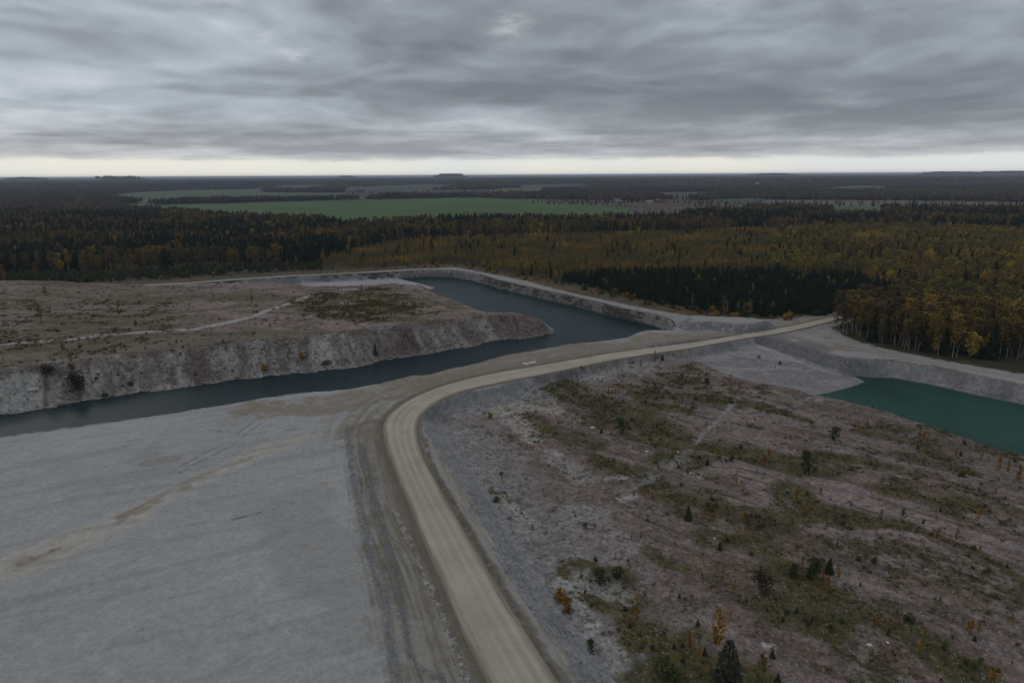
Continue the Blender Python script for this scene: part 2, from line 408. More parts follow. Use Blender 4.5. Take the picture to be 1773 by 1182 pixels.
    if full:
        ex = dict(al=np.zeros(x.shape), mnd=np.full(x.shape, -99.), arc=np.zeros(x.shape), dr=np.full(x.shape, 1e3), sr=np.zeros(x.shape), rw=np.full(x.shape, 5.), dh=np.full(x.shape, -1e3), drr=np.full(x.shape, -1e3), dq=np.full(x.shape, 1e3), hd=np.full(x.shape, -1e3))
        for kk, v in dict(al=al, mnd=mnd, arc=arc, dr=dr, sr=sr, rw=rw, dh=dh, drr=drr, dq=dq, hd=hd).items(): ex[kk][nearm] = v
        return z.reshape(shp), lab.reshape(shp), {a: b.reshape(shp) for a, b in ex.items()}
    return z.reshape(shp)


def hit(px, py):
    """first place where a sight line meets the terrain (px, py arrays)"""
    px = np.atleast_1d(np.asarray(px, float)); py = np.atleast_1d(np.asarray(py, float))
    d = F_ + ((px - CX) / FPX)[:, None] * R_ + ((CY - py) / FPX)[:, None] * U_
    tmax = (HC + 7) / -d[:, 2]; tmin = (HC - 9) / -d[:, 2]
    s = np.linspace(0, 1, 90)
    T = tmin[:, None] + (tmax - tmin)[:, None] * s
    X_ = d[:, 0:1] * T; Y_ = d[:, 1:2] * T; Zr = HC + d[:, 2:3] * T
    H_ = height(X_, Y_)
    b = (Zr <= H_); k = np.where(b.any(1), b.argmax(1), len(s) - 1)
    i = np.arange(len(px))
    return np.stack([X_[i, k], Y_[i, k], H_[i, k]], -1)


def link(o, parent=None):
    SC.collection.objects.link(o)
    if parent is not None: o.parent = parent
    return o


def mesh_np(name, verts, faces, mats, attrs=None, smooth_=True, midx=None):
    """verts (n,3), faces (m,3|4) -> mesh"""
    me = bpy.data.meshes.new(name); verts = np.asarray(verts, np.float32); faces = np.asarray(faces, np.int32)
    k = faces.shape[1]
    me.vertices.add(len(verts)); me.vertices.foreach_set('co', verts.ravel())
    me.loops.add(faces.size); me.loops.foreach_set('vertex_index', faces.ravel())
    me.polygons.add(len(faces)); me.polygons.foreach_set('loop_start', np.arange(0, faces.size, k, dtype=np.int32))
    me.polygons.foreach_set('loop_total', np.full(len(faces), k, np.int32))
    if midx is not None: me.polygons.foreach_set('material_index', np.asarray(midx, np.int32))
    for m in mats: me.materials.append(m)
    me.update(calc_edges=True)
    me.polygons.foreach_set('use_smooth', np.full(len(faces), smooth_, bool))
    for an, (typ, dom, data) in (attrs or {}).items():
        a = me.attributes.new(an, typ, dom)
        a.data.foreach_set('color' if 'COLOR' in typ else ('vector' if typ == 'FLOAT_VECTOR' else 'value'), np.asarray(data, np.float32).ravel())
    return me


def tag(o, label=None, cat=None, group=None, kind=None):
    if label: o['label'] = label
    if cat: o['category'] = cat
    if group: o['group'] = group
    if kind: o['kind'] = kind
    return o


# ---------------------------------------------------------------- materials
def new_mat(name):
    m = bpy.data.materials.new(name); m.use_nodes = True; m.node_tree.nodes.clear()
    return m, NT(m.node_tree)


def finish(m, t, col, rough=.95, spec=.15, bump=None, bstr=.4, bdist=.1, **kw):
    b = t.n('ShaderNodeBsdfPrincipled', Roughness=rough)
    b.inputs['Specular IOR Level'].default_value = spec
    if isinstance(col, bpy.types.NodeSocket): t.link(col, b.inputs['Base Color'])
    else: b.inputs['Base Color'].default_value = (*col, 1)
    if bump is not None:
        bn = t.n('ShaderNodeBump', Height=bump, Strength=bstr, Distance=bdist); t.link(bn.outputs[0], b.inputs['Normal'])
    t.n('ShaderNodeOutputMaterial', Surface=b.outputs[0])
    return m


def ground_mat(name, grain=.25, coarse=.18, stones=0.0, bstr=.6, bdist=.12):
    """albedo from the painted ground map, broken up by grit, stones and damp patches"""
    m, t = new_mat(name)
    at = t.n('ShaderNodeAttribute', {'attribute_name': 'ground_colour'})
    g = t.n('ShaderNodeNewGeometry'); pos = g.outputs['Position']
    a = t.noise(pos, 2.6, 4, .75); b = t.noise(pos, .35, 5, .65); c = t.noise(pos, .9, 4, .7)
    f = t.math('ADD', 1.0, t.math('MULTIPLY', t.math('SUBTRACT', a, .5), grain * 4))
    f = t.math('MULTIPLY', f, t.math('ADD', 1.0, t.math('MULTIPLY', t.math('SUBTRACT', b, .5), coarse * 2.4)))
    f = t.math('MULTIPLY', f, t.math('ADD', 1.0, t.math('MULTIPLY', t.math('SUBTRACT', c, .5), grain * 2.5)))
    col = t.n('ShaderNodeVectorMath', {'operation': 'SCALE'}, i0=at.outputs['Color'], Scale=f).outputs[0]
    h = t.math('ADD', a, t.math('MULTIPLY', c, 1.6))
    if stones > 0:
        v = t.n('ShaderNodeTexVoronoi', {'feature': 'F1'}, Vector=pos, Scale=1.7)
        rnd = t.n('ShaderNodeSeparateColor', i0=v.outputs['Color']).outputs[0]
        pick = t.math('GREATER_THAN', rnd, 1 - stones)
        near = t.math('LESS_THAN', v.outputs['Distance'], .30)
        k = t.math('MULTIPLY', pick, near)
        k = t.math('MULTIPLY', k, .5)
        col = t.mix(k, col, (.36, .33, .30))
        h = t.math('ADD', h, t.math('MULTIPLY', k, 1.6))
        rnd2 = t.n('ShaderNodeSeparateColor', i0=v.outputs['Color']).outputs[1]
        dk = t.math('MULTIPLY', t.math('GREATER_THAN', rnd2, 1 - stones * .9), t.math('LESS_THAN', v.outputs['Distance'], .34))
        col = t.mix(t.math('MULTIPLY', dk, .4), col, (.045, .038, .032))
    return finish(m, t, col, .96, .1, h, bstr, bdist)


def foliage_mat(name, stops, contrast=.55, clump=.0, rnd=1.0, trans=.0, zone=0.0, zstops=None):
    m, t = new_mat(name)
    oi = t.n('ShaderNodeObjectInfo'); at = t.n('ShaderNodeAttribute', {'attribute_name': 'tint'})
    g = t.n('ShaderNodeNewGeometry')
    f = t.math('ADD', t.math('ADD', (1 - rnd) * .34, t.math('MULTIPLY', oi.outputs['Random'], (1 - contrast * .45) * rnd)), t.math('MULTIPLY', at.outputs['Fac'], contrast * .45))
    if clump > 0:
        nz = t.noise(oi.outputs['Location'], .018, 2, .5)
        nz2 = t.math('MULTIPLY', t.math('SUBTRACT', nz, .5), clump * 2.5)
        f = t.math('ADD', f, nz2, clamp=True)
    col = t.ramp(f, stops)
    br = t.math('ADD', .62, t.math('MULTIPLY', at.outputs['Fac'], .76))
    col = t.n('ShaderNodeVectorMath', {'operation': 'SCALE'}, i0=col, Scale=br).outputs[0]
    return finish(m, t, col, .9, .12)


def bark_mat(name, light, dark, scale=3.0, thr=.56):
    m, t = new_mat(name)
    g = t.n('ShaderNodeTexCoord')
    mpn = t.n('ShaderNodeMapping', Vector=g.outputs['Object'], Scale=(1, 1, 2.2)).outputs[0]
    nz = t.noise(mpn, scale, 4, .6)
    col = t.ramp(nz, [(.0, light), (thr, light), (thr + .08, dark), (1, dark)])
    return finish(m, t, col, .85, .2, nz, .3, .03)


M_gravel = ground_mat('pale crushed limestone', .15, .10, 0, .45, .06)
M_heap = ground_mat('weathered reddish spoil', .26, .24, .20, .8, .15)
M_bank = ground_mat('grey dumped rubble', .22, .16, .16, .9, .22)
M_soil = ground_mat('forest floor and grassland', .25, .28, 0, .6, .2)
M_field = ground_mat('sown winter crop', .10, .10, 0, .3, .1)

# ---------------------------------------------------------------- fields (polygons on the ground; third number is the height of the trees that hide an edge)
def FP(pts):
    m = np.mean([q[1] for q in pts]); return PL([(q[0], q[1], 15 if q[1] > m else 0) for q in pts])


FIELDS = [
    ('green_field', PL([(200, 357), (271, 356), (420, 351.5), (600, 346.5), (830, 342), (900, 345.5), (1000, 353), (1150, 364), (1215, 367.5, 0), (1170, 368, 14), (1000, 371.5, 14), (850, 370.5, 14), (700, 375, 14),
               (600, 379, 15), (560, 371, 15), (400, 366, 15), (300, 359, 15)]), (.058, .100, .034)),
    ('green_field', PL([(193, 341.5), (220, 334), (305, 329.5), (453, 327), (460, 333.5), (640, 333.3), (700, 333), (640, 337.8, 12), (338, 341.5, 12), (250, 345, 12)]), (.066, .092, .044)),
    ('stubble_field', FP([(585, 333), (600, 325), (740, 319.5), (790, 321), (700, 331), (640, 333)]), (0.058, 0.065, 0.044)),
    ('stubble_field', PL([(690, 336.5, 8), (900, 334.5, 8), (985, 331), (900, 328.5), (760, 329.5), (690, 332)]), (0.068, 0.071, 0.044)),
    ('brown_field', FP([(1085, 350), (1140, 345), (1290, 349), (1305, 354), (1200, 359), (1090, 355)]), (.082, .060, .048)),
    ('stubble_field', PL([(1165, 357.5), (1290, 355.5), (1285, 363, 12), (1200, 364), (1160, 361)]), (.085, .09, .05)),
    ('brown_field', PL([(1318, 346), (1560, 347), (1800, 350), (1800, 355, 15), (1560, 353, 15), (1330, 351, 15)]), (.115, .094, .082)),
    ('green_field', FP([(1425, 357), (1520, 357.5), (1530, 362), (1440, 363)]), (.06, .10, .04)),
    ('stubble_field', PL([(925, 346), (935, 344.5), (1090, 347.5), (1080, 357.5), (1000, 353)]), (.080, .070, .050)),
    ('stubble_field', FP([(870, 321), (1000, 319.5), (1040, 322), (940, 323.5)]), (0.068, 0.065, 0.051)),
    ('stubble_field', FP([(1380, 324), (1480, 321.5), (1560, 323), (1470, 326.5)]), (.09, .10, .06)),
    ('stubble_field', FP([(820, 327), (880, 325.5), (960, 326.5), (900, 328.2)]), (.085, .10, .055)),
    ('stubble_field', FP([(430, 323), (520, 320.5), (590, 322), (520, 325)]), (0.068, 0.068, 0.054)),
    ('brown_field', FP([(1100, 334), (1190, 332.5), (1260, 334), (1180, 336.5)]), (.085, .07, .058)),
    ('green_field', FP([(1230, 345), (1290, 343.5), (1320, 345), (1280, 347)]), (.07, .09, .045)),
    ('stubble_field', PL([(165, 353.5), (268, 353.5), (268, 356.5), (165, 356)]), (.12, .10, .07)),
]

YARD = np.vstack([PL([(-1500, 1000), (-900, 900), (-300, 800), (0, 756), (254, 721), (490, 684), (661, 663), (800, 634), (938, 604), (1023, 592), (1101, 577), (1168, 566), (1196, 556), (1199, 549)]),
                  PL([(1240, 549), (1300, 552.5), (1345, 553), (1400, 548), (1440, 545.5), (1462, 542), (1475, 549), (1450, 556), (1442, 566), (1455, 580), (1490, 592), (1530, 604), (1600, 618), (1700, 636), (1773, 648), (2000, 690), (2600, 800)]),
                  PL([(1900, 700), (1600, 640), (1450, 640), (1300, 640), (1000, 800), (1100, 1300)]), [[14, 20], [-300, 20]]])
RIMTOP = [(-200, 510), (250, 492.5), (330, 489), (400, 483), (500, 477), (600, 472.5), (690, 467), (740, 464.7), (785, 463), (819, 468.5), (864, 477), (909, 486), (940, 495), (996, 509), (1053, 521), (1098, 530.5), (1140, 538.5), (1199, 548)]

# ---------------------------------------------------------------- the ground sheet
g_r = [58.0]
while g_r[-1] < 45000:
    r = g_r[-1]
    g_r.append(r + (max(.13, .0017 * r) if r < 230 else .42 if r < 430 else 1.1 if r < 700 else r * .0045 if r < 2600 else r * .02))
g_r = np.array([5, 20, 35, 48] + g_r)
g_a = np.radians(np.r_[np.arange(-180, -48, 6.0), np.arange(-48, -42, .4), np.arange(-42, 46, .09), np.arange(46, 54, .4), np.arange(54, 180.1, 6.0)])
A_, RR_ = np.meshgrid(g_a, g_r)
GX = np.sin(A_) * RR_; GY = np.cos(A_) * RR_
GZ, LAB, EX = height(GX, GY, True)
print('ground', GX.shape)


def ground_colours():
    x, y = GX.ravel(), GY.ravel(); n = len(x); lab = LAB.ravel(); z = GZ.ravel()
    ex = {k: v.ravel() for k, v in EX.items()}
    C = np.zeros((n, 3)); R2 = np.hypot(x, y)
    near = R2 < 1200
    n40 = np.full(n, .5); n12 = n40.copy(); n4 = n40.copy(); n1 = n40.copy()
    xn, yn = x[near], y[near]
    n40[near] = fbm(xn, yn, 38, 4, 101); n12[near] = fbm(xn, yn, 11, 4, 102); n4[near] = fbm(xn, yn, 3.4, 3, 103); n1[near] = fbm(xn, yn, .8, 2, 104)

    def put(mask, col, amt=1.0):
        col = np.asarray(col); a = (mask * amt)[:, None]; C[:] = C * (1 - a) + col * a
    # forest floor by default
    C[:] = (.050, .042, .026)
    nf = fbm(x, y, 300, 3, 7); put(smooth(.45, .6, nf), (.045, .040, .022)); put(smooth(.5, .7, n12), (.085, .062, .036), .7)
    farm = R2 > 1500
    nfar = fbm(x, y, 1400, 4, 17); C[farm] = np.array([.028, .030, .026]) * (1 + (nfar[farm] - .5)[:, None] * .9)
    put(farm & (fbm(x, y, 2600, 3, 27) > .62), (.052, .048, .034), .8)
    # open rough strip beyond the rim
    rim = PL(RIMTOP); drm, _, sr_, _ = seg_dist(x, y, rim)
    strip = (1 - smooth(10, 26, drm)) * (R2 < 700)
    put(strip, (.088, .068, .042)); put(strip * smooth(.42, .6, n12), (.110, .074, .045)); put(strip * smooth(.5, .62, n4), (.056, .054, .026), .8)
    # rim track
    wt = seg_dist(x, y, wall_top)[0]
    rp = sdf(x, y, np.vstack([PL(RIMTOP[1:]), wall_top[::-1]]), 20)
    put(smooth(-1.2, .4, rp + (n4 - .5) * 2) * (R2 < 700) * ~inside(x, y, Q), np.array([.27, .25, .238])); put(smooth(-1.2, .4, rp) * smooth(.5, .65, n4) * (R2 < 700), (.215, .195, .18), .6)
    # yard
    yd = sdf(x, y, YARD, 50); ym = smooth(-.6, .6, yd + (n4 - .5) * 2.0) * (R2 < 700)
    grey = np.stack([.308 + .07 * (n40 - .5), .302 + .06 * (n40 - .5), .290 + .045 * (n40 - .5)], -1) * (1 + .10 * (n1 - .5) + .10 * (n4 - .5))[:, None]
    a = ym[:, None]; C[:] = C * (1 - a) + grey * a
    put(ym * (y > 225), (.255, .235, .215), .75)
    st = ym

    def S(pts, r, col, amt=1., z=0., wp=n12, rough=None):
        k = stroke(x, y, pts, r, z, wp) * amt
        if rough is not None: k = k * smooth(rough[0], rough[1], rough[2])
        put(k, col)
    # worn brown ground round the junction and along the water
    S([(470, 705), (560, 700), (640, 688), (720, 668), (800, 648), (900, 628), (1000, 610), (1100, 598), (1200, 588)], 10, (.205, .165, .122), .9, rough=(.02, .34, n4)); S([(440, 722), (520, 712), (600, 704), (680, 690)], 7, (.215, .178, .14), .75, rough=(.2, .5, n4))
    S([(640, 700), (700, 680), (780, 660), (880, 640), (1000, 616)], 6, (.19, .155, .115), .8, rough=(.1, .4, n4))
    S([(420, 712), (500, 694), (560, 690)], 4, (.21, .165, .12), .7, rough=(.4, .6, n4))
    S([(720, 655), (800, 640), (880, 620)], 3.2, (.22, .18, .13), .6)
    S([(1130, 578), (1180, 583), (1240, 583)], 2.5, (.16, .12, .09), .7)
    S([(250, 790), (330, 745), (400, 730)], 6, (.22, .205, .185), .5, rough=(.4, .6, n12))
    # the diagonal track across the yard
    TR = [(-60, 1010), (0, 985), (60, 965), (130, 932), (200, 900), (280, 862), (350, 830), (430, 792), (500, 768), (570, 748), (640, 722), (700, 700)]
    S(TR, 4.6, (.375, .338, .290), .9); S(TR, 2.6, (.290, .245, .200), .7, rough=(.45, .6, n4))
    S([(40, 975), (120, 935), (190, 905), (260, 868)], .9, (.20, .155, .115), .8, rough=(.45, .6, n4))
    S([(0, 1015), (60, 990), (120, 965), (180, 940), (240, 910)], .55, (.33, .30, .27), .7)
    S([(0, 972), (60, 952), (130, 918)], .5, (.33, .30, .27), .55)
    S([(140, 925), (200, 905), (250, 880), (300, 855), (340, 838)], 1.5, (.235, .190, .150), .6, rough=(.45, .6, n4))
    S([(260, 868), (330, 832), (380, 812), (430, 795)], 1.7, (.26, .215, .175), .8, rough=(.42, .58, n12))
    for p in ((188, 906), (170, 938), (121, 960), (385, 824)): S([(p[0] - 7, p[1] + 2), (p[0] + 7, p[1] - 2)], .4, (.37, .35, .32), .9)
    S([(500, 770), (560, 752), (620, 730), (690, 700)], 6, (.325, .298, .258), .8); S([(560, 700), (640, 690), (700, 676)], 5, (.29, .255, .21), .6, rough=(.3, .6, n4))
    yl = fbm((x * .9 + y * .45) * .12, (y * .9 - x * .45), 2.6, 3, 131); put(ym * smooth(.55, .7, yl) * (R2 < 330), (.225, .220, .212), .45); put(ym * smooth(.6, .72, fbm(x, y, 1.4, 3, 133)) * (R2 < 330), (.35, .34, .33), .35)
    S([(1330, 572), (1400, 590), (1470, 606)], 5, (.185, .150, .118), .8); S([(1400, 575), (1480, 600), (1560, 620)], 4, (.20, .165, .13), .7, rough=(.35, .55, n4)); S([(1480, 605), (1600, 626), (1773, 655)], 3, (.235, .21, .185), .6)
    S([(1300, 574), (1360, 590), (1420, 606)], 1.2, (.15, .125, .075), .8); S([(1375, 582), (1440, 598)], .8, (.31, .29, .27), .8); S([(1180, 590), (1280, 575), (1360, 560), (1440, 545)], 8, (.205, .175, .145), .6)
    S([(1240, 556), (1310, 556), (1390, 553)], 3, (.27, .245, .225), .7)
    # wheel ruts
    for a_, b_ in ((0, 0), (10, 5)):
        S([(300 + a_, 815 + b_), (345 + a_, 790 + b_), (390 + a_, 768 + b_), (420 + a_, 745 + b_), (450 + a_, 722 + b_)], .35, (.15, .12, .09), .8, rough=(.25, .5, n1))
        S([(360 + a_, 745 + b_ * .5), (420 + a_, 750 + b_), (480 + a_, 735 + b_), (540 + a_, 722 + b_)], .3, (.16, .125, .095), .7, rough=(.3, .5, n1))
    S([(495, 745), (520, 742)], .6, (.15, .115, .085), .8)
    S([(405, 900), (440, 890), (475, 883)], .6, (.165, .12, .085), .85, rough=(.4, .5, n1))
    S([(255, 800), (300, 795)], 2.2, (.235, .20, .165), .7)
    for p in ((108, 890), (532, 947), (640, 1078), (628, 1000), (640, 1105), (620, 870), (505, 870), (560, 835)): S([(p[0] - 4, p[1]), (p[0] + 4, p[1] + 3)], .55, (.27, .19, .12), .6)
    S([(632, 1070), (640, 1095)], .5, (.22, .15, .10), .7, rough=(.4, .5, n1))
    for q in ([(0, 850), (120, 800), (240, 765)], [(-50, 905), (110, 868), (230, 830)], [(60, 1090), (200, 1030), (330, 985), (470, 930)], [(0, 1060), (140, 1010), (260, 960)], [(200, 1110), (330, 1060), (430, 1020)]):
        S(q, 1.6, (.225, .226, .226), .22)
    S([(500, 880), (560, 960), (600, 1060)], 9, (.245, .238, .225), .6)
    # worked strip beside the road
    lat = ex['dr'] * ex['sr']; rw = ex['rw']
    left = (lat > 0) & (R2 < 260) & (yd > 0)
    e = ex['dr'] - rw
    STR = PL([(600, 745), (612, 830), (634, 930), (655, 1010), (674, 1100), (695, 1210), (1060, 1350), (905, 1290), (842, 1182), (776, 1030), (712, 879), (664, 741), (655, 728)])
    sw = smooth(-2.5, 2.5, sdf(x, y, STR, 20) + (n4 - .5) * 2)
    put(sw, (.200, .182, .150), .85); put(sw * smooth(.42, .6, n4), (.155, .130, .098), .7); put(sw * smooth(.55, .68, n12), (.26, .255, .235), .7)
    stt = fbm(lat * 1.0, ir_along, 1.0, 3, 66) if False else n1
    S([(700, 1080), (715, 1120), (735, 1150)], 2.6, (.265, .250, .215), .8)
    S([(660, 915), (690, 940), (712, 960), (720, 1000)], .4, (.13, .105, .08), .8); S([(672, 905), (700, 925), (730, 960)], .3, (.13, .105, .08), .7)
    wn = ex['dr'] * ex['sr'] + 1.5 * (fbm(ex['al'], ex['al'] * 0, 22, 2, 640) - .5)
    s1 = fbm(wn * 1.4, ex['al'] * .045, 1.0, 3, 641); s2 = fbm(wn * 3.4, ex['al'] * .10, 1.0, 2, 642)
    put(sw * smooth(.48, .60, s1), (.150, .125, .096), .8); put(sw * smooth(.56, .66, s2), (.255, .238, .21), .7); put(sw * smooth(.60, .68, s1) * smooth(.4, .6, n4), (.12, .10, .08), .6)
    nearroad = (1 - smooth(3, 9, e)) * (lat > 0) * (R2 < 330) * ym; put(nearroad * (.35 + .65 * smooth(.42, .6, s1)), (.175, .148, .115), .75)
    jn = (1 - smooth(10, 26, e)) * ym * smooth(150, 190, y) * (lat > 0) * (R2 < 420); s3 = fbm(wn * .5, ex['al'] * .06, 1.0, 4, 643); put(jn * smooth(.40, .6, s3) * smooth(.3, .55, n4), (.195, .160, .122), .75); put(jn * smooth(.52, .62, s1), (.175, .145, .11), .35)
    put(smooth(-.6, .2, e) * (1 - smooth(1.3, 2.6, e + (n4 - .5) * 1.6)) * (R2 < 600), (.135, .112, .085), .85)
    # outer gravel shoulder on the right-hand side
    rs = (lat < 0) & (R2 < 500)
    put(rs * smooth(1.6, 2.3, e + (n4 - .5)) * (1 - smooth(4.5, 7.0, e + (n4 - .5) * 2)), (.262, .232, .205), .8); put(rs * smooth(1.8, 2.6, e) * (1 - smooth(5, 8, e)) * smooth(.52, .62, s2), (.19, .165, .14), .7)
    for (line, h, hw), colr in zip(RIDGES, ((.16, .165, .175), (.15, .15, .155), (.36, .34, .32), (.105, .085, .066), (.17, .15, .125))):
        lo = line.min(0) - 4; hi = line.max(0) + 4
        mm = (x > lo[0]) & (x < hi[0]) & (y > lo[1]) & (y < hi[1]); k = np.zeros(n)
        d = seg_dist(x[mm], y[mm], line)[0] + (n4[mm] - .5) * .8; k[mm] = (1 - smooth(.25 * hw, 1.05 * hw, d))
        k *= smooth(.25, .55, n1); put(k, colr, .9)
    # bank and slopes of grey rubble
    gb = (lab == 4) | (lab == 1)
    t = smooth(.35, .65, n12)[:, None]; cb = (np.array([.160, .151, .146]) * (1 - t) + np.array([.208, .198, .188]) * t) * (1 + .3 * (n1 - .5) + .3 * (n4 - .5))[:, None]
    C[gb] = cb[gb]
    rs2 = gb & (R2 < 235) & (np.abs(lat) < 60); C[rs2] = (np.array([.225, .218, .213]) * (1 + (n4 - .5) * .3)[:, None])[rs2]
    S([(1330, 590), (1400, 615), (1460, 635)], 9, (.140, .134, .134), .8)
    mk = smooth(-6.5, -5, ex['mnd'] + (n4 - .5)); put(mk, (.27, .25, .235)); put(mk * (1 - smooth(-1.5, .5, ex['mnd'] + (n4 - .5) * 2)) * smooth(.2, .5, n1), (.135, .130, .134), .9)
    # floor and fan
    fl = lab == 6
    t = smooth(.4, .6, fbm(x * .4 + y * .3, y, 6, 3, 111))[:, None]
    cf = (np.array([.245, .226, .220]) * t + np.array([.185, .174, .174]) * (1 - t)) * (1 + .3 * (n1 - .5) + .3 * (n4 - .5))[:, None]; C[fl] = cf[fl]
    S([(1300, 592), (1350, 612), (1400, 632), (1450, 648)], 1.6, (.30, .285, .27), .7, z=-3.5)
    S([(1180, 605), (1240, 612), (1300, 622), (1340, 636)], 1.5, (.14, .125, .10), .6, z=-3.8, rough=(.45, .6, n4))
    S([(1310, 662), (1340, 650), (1370, 640)], 1.4, (.23, .17, .15), .6, z=-4.5)
    S([(1290, 645), (1390, 641), (1395, 637)], .7, (.13, .12, .12), .6, z=-4.3)
    S([(1110, 618), (1180, 612)], 2, (.20, .19, .17), .6, z=-3)
    # pit floor, the pale pad
    pf = lab == 5; C[pf] = (np.array([.30, .29, .29]) * (1 + (n12 - .5) * .3)[:, None])[pf]
    deep = z < WZ - .02; C[deep] = (.055, .07, .06)
    # ---- left heap
    L = lab == 2; onL = L.astype(float)
    top = smooth(11, 17, ex['dh'] + (n12 - .5) * 6)
    a_ = smooth(.40, .58, fbm(ex['arc'], ex['dh'] * .22, 13, 4, 202))[:, None]
    slope_c = np.array([.145, .106, .098]) * (1 - a_) + np.array([.262, .240, .220]) * a_
    a2 = smooth(.35, .65, n40)[:, None]
    top_c = np.array([.212, .154, .140]) * a2 + np.array([.152, .118, .088]) * (1 - a2)
    cl_ = slope_c * (1 - top[:, None]) + top_c * top[:, None]
    C[L] = (cl_ * (1 + (n1 - .5) * .5 + (n4 - .5) * .4)[:, None])[L]; put(onL * top * smooth(.50, .66, fbm(x * .35, y, 7, 4, 231)), (.095, .075, .045), .75); put(onL * smooth(.62, .72, fbm(x, y, 2.6, 3, 232)), (.07, .055, .045), .6)

    def SL(pts, r, col, amt=1., z=5.5, rough=(.32, .55, n4)):
        k = stroke(x, y, pts, r, z, n12) * amt * onL
        if rough: k = k * smooth(*rough)
        put(k, col)
    for q, r in (([(0, 552), (70, 548), (130, 556)], 7), ([(60, 575), (160, 562), (240, 558)], 6), ([(0, 590), (120, 590)], 4), ([(0, 612), (80, 606), (160, 600), (200, 585)], 4.5), ([(110, 612), (180, 604), (260, 585)], 4),
                 ([(430, 575), (510, 575), (540, 560)], 5), ([(260, 520), (380, 515), (470, 512)], 12), ([(260, 545), (330, 540), (420, 530)], 7), ([(0, 530), (60, 528)], 5), ([(640, 512), (720, 518), (800, 535)], 4)):
        SL(q, r, (.098, .080, .038), .85); SL(q, r * .8, (.062, .066, .026), .55, rough=(.52, .62, n1))
    for q, r in (([(540, 528), (620, 532), (700, 538)], 14), ([(530, 515), (640, 512), (700, 520)], 9), ([(600, 550), (680, 555)], 7)):
        SL(q, r, (.100, .078, .030), .95, z=4, rough=(.22, .40, n4)); SL(q, r * .9, (.052, .056, .022), .6, z=4, rough=(.5, .62, n4))
    SL([(590, 550), (680, 555), (720, 548)], 4, (.055, .048, .034), .8, z=4)
    SL([(320, 600), (400, 585), (400, 620)], 12, (.115, .098, .078), .45, z=4)
    SL([(340, 560), (420, 560), (430, 600)], 9, (.12, .10, .075), .5, z=4)
    SL([(440, 600), (455, 620), (465, 650)], 4.5, (.27, .25, .235), .75, z=1, rough=(.2, .4, n12)); SL([(580, 580), (600, 600)], 5, (.25, .235, .22), .7, z=2, rough=(.2, .4, n12))
    SL([(650, 572), (685, 575)], 3.5, (.24, .225, .21), .6, z=2); SL([(80, 660), (95, 690)], 4, (.235, .22, .21), .6, z=0)
    SL([(0, 650), (60, 640), (110, 640)], 6, (.22, .215, .205), .6, z=3)
    SL([(700, 585), (725, 605)], 1.2, (.07, .055, .045), .9, z=-1, rough=None); SL([(892, 556), (900, 580)], .9, (.085, .07, .06), .9, z=-1, rough=None)
    SL([(60, 640), (120, 650), (140, 670)], 3.5, (.075, .06, .04), .7, z=1)
    stri = smooth(.50, .68, fbm(ex['arc'], ex['dh'] * .10, 2.0, 3, 212)) * (1 - top); put(stri * onL, (.112, .088, .078), .55)
    put(smooth(.58, .66, fbm(ex['arc'], ex['dh'] * .14, 9, 3, 213)) * (1 - top) * onL, (.31, .295, .272), .85)
    edge = (1 - smooth(.1, 1.2, z - WZ)) * onL; put(edge * smooth(.3, .5, n1), (.30, .275, .25), .55)
    TL = [(-80, 612), (0, 597), (60, 592), (130, 587), (200, 579), (280, 573), (340, 570), (400, 558), (440, 548), (480, 532), (520, 518), (560, 508)]
    k = stroke(x, y, TL, 2.3, 5.8, None) * onL * smooth(.2, .45, n4); put(k, (.335, .315, .30), .85)
    # ---- right heap
    Hh = lab == 3; onH = Hh.astype(float)
    fu, fv = furrow(x, y); a_ = smooth(.36, .64, fbm(fu * .5, fv, 22, 4, 302))[:, None]
    ch = np.array([.205, .156, .144]) * (1 - a_) + np.array([.158, .121, .108]) * a_
    toe = 1 - smooth(4, 22, ex['drr'] + (n12 - .5) * 14)
    ch = ch * (1 - toe[:, None]) + np.array([.205, .188, .180]) * toe[:, None]
    C[Hh] = (ch * (1 + (n1 - .5) * .6 + (n4 - .5) * .45)[:, None])[Hh]

    def SH(pts, r, col, amt=1., z=-2.2, rough=(.30, .52, n4)):
        k = stroke(x, y, pts, r, z, n12) * amt * onH
        if rough: k = k * smooth(*rough)
        put(k, col)
    # mossy and brown sparse cover
    veg = smooth(.50, .62, fbm(fu * .32, fv, 11, 4, 311)) * onH * smooth(6, 26, ex['drr'])
    put(veg * smooth(.40, .60, n4), (.092, .066, .040), .85); put(veg * smooth(.50, .60, n1) * smooth(.42, .58, n12), (.060, .060, .026), .8)
    cal = smooth(8, 34, ex['drr'] + (n12 - .5) * 16); put(cal * onH * smooth(.54, .68, fbm(fu * .14, fv, 2.2, 3, 315)), (.092, .068, .052), .75); put(cal * onH * smooth(.55, .66, fbm(fu * .3, fv, 5, 3, 316)), (.115, .082, .058), .6)
    put(onH * smooth(.60, .70, n4) * smooth(.40, .6, n12), (.070, .056, .040), .6)
    for q, r in VEG:
        SH(q, r, (.082, .066, .034), .95, rough=(.18, .38, n4)); SH(q, r * .85, (.052, .052, .022), .65, rough=(.46, .60, n1)); SH(q, r * .9, (.105, .075, .030), .55, rough=(.54, .64, n12))
    for q, r in (([(1370, 930), (1300, 900), (1240, 895), (1180, 885)], 3), ([(1040, 720), (1120, 745)], 4)): SH(q, r, (.070, .050, .034), .8)
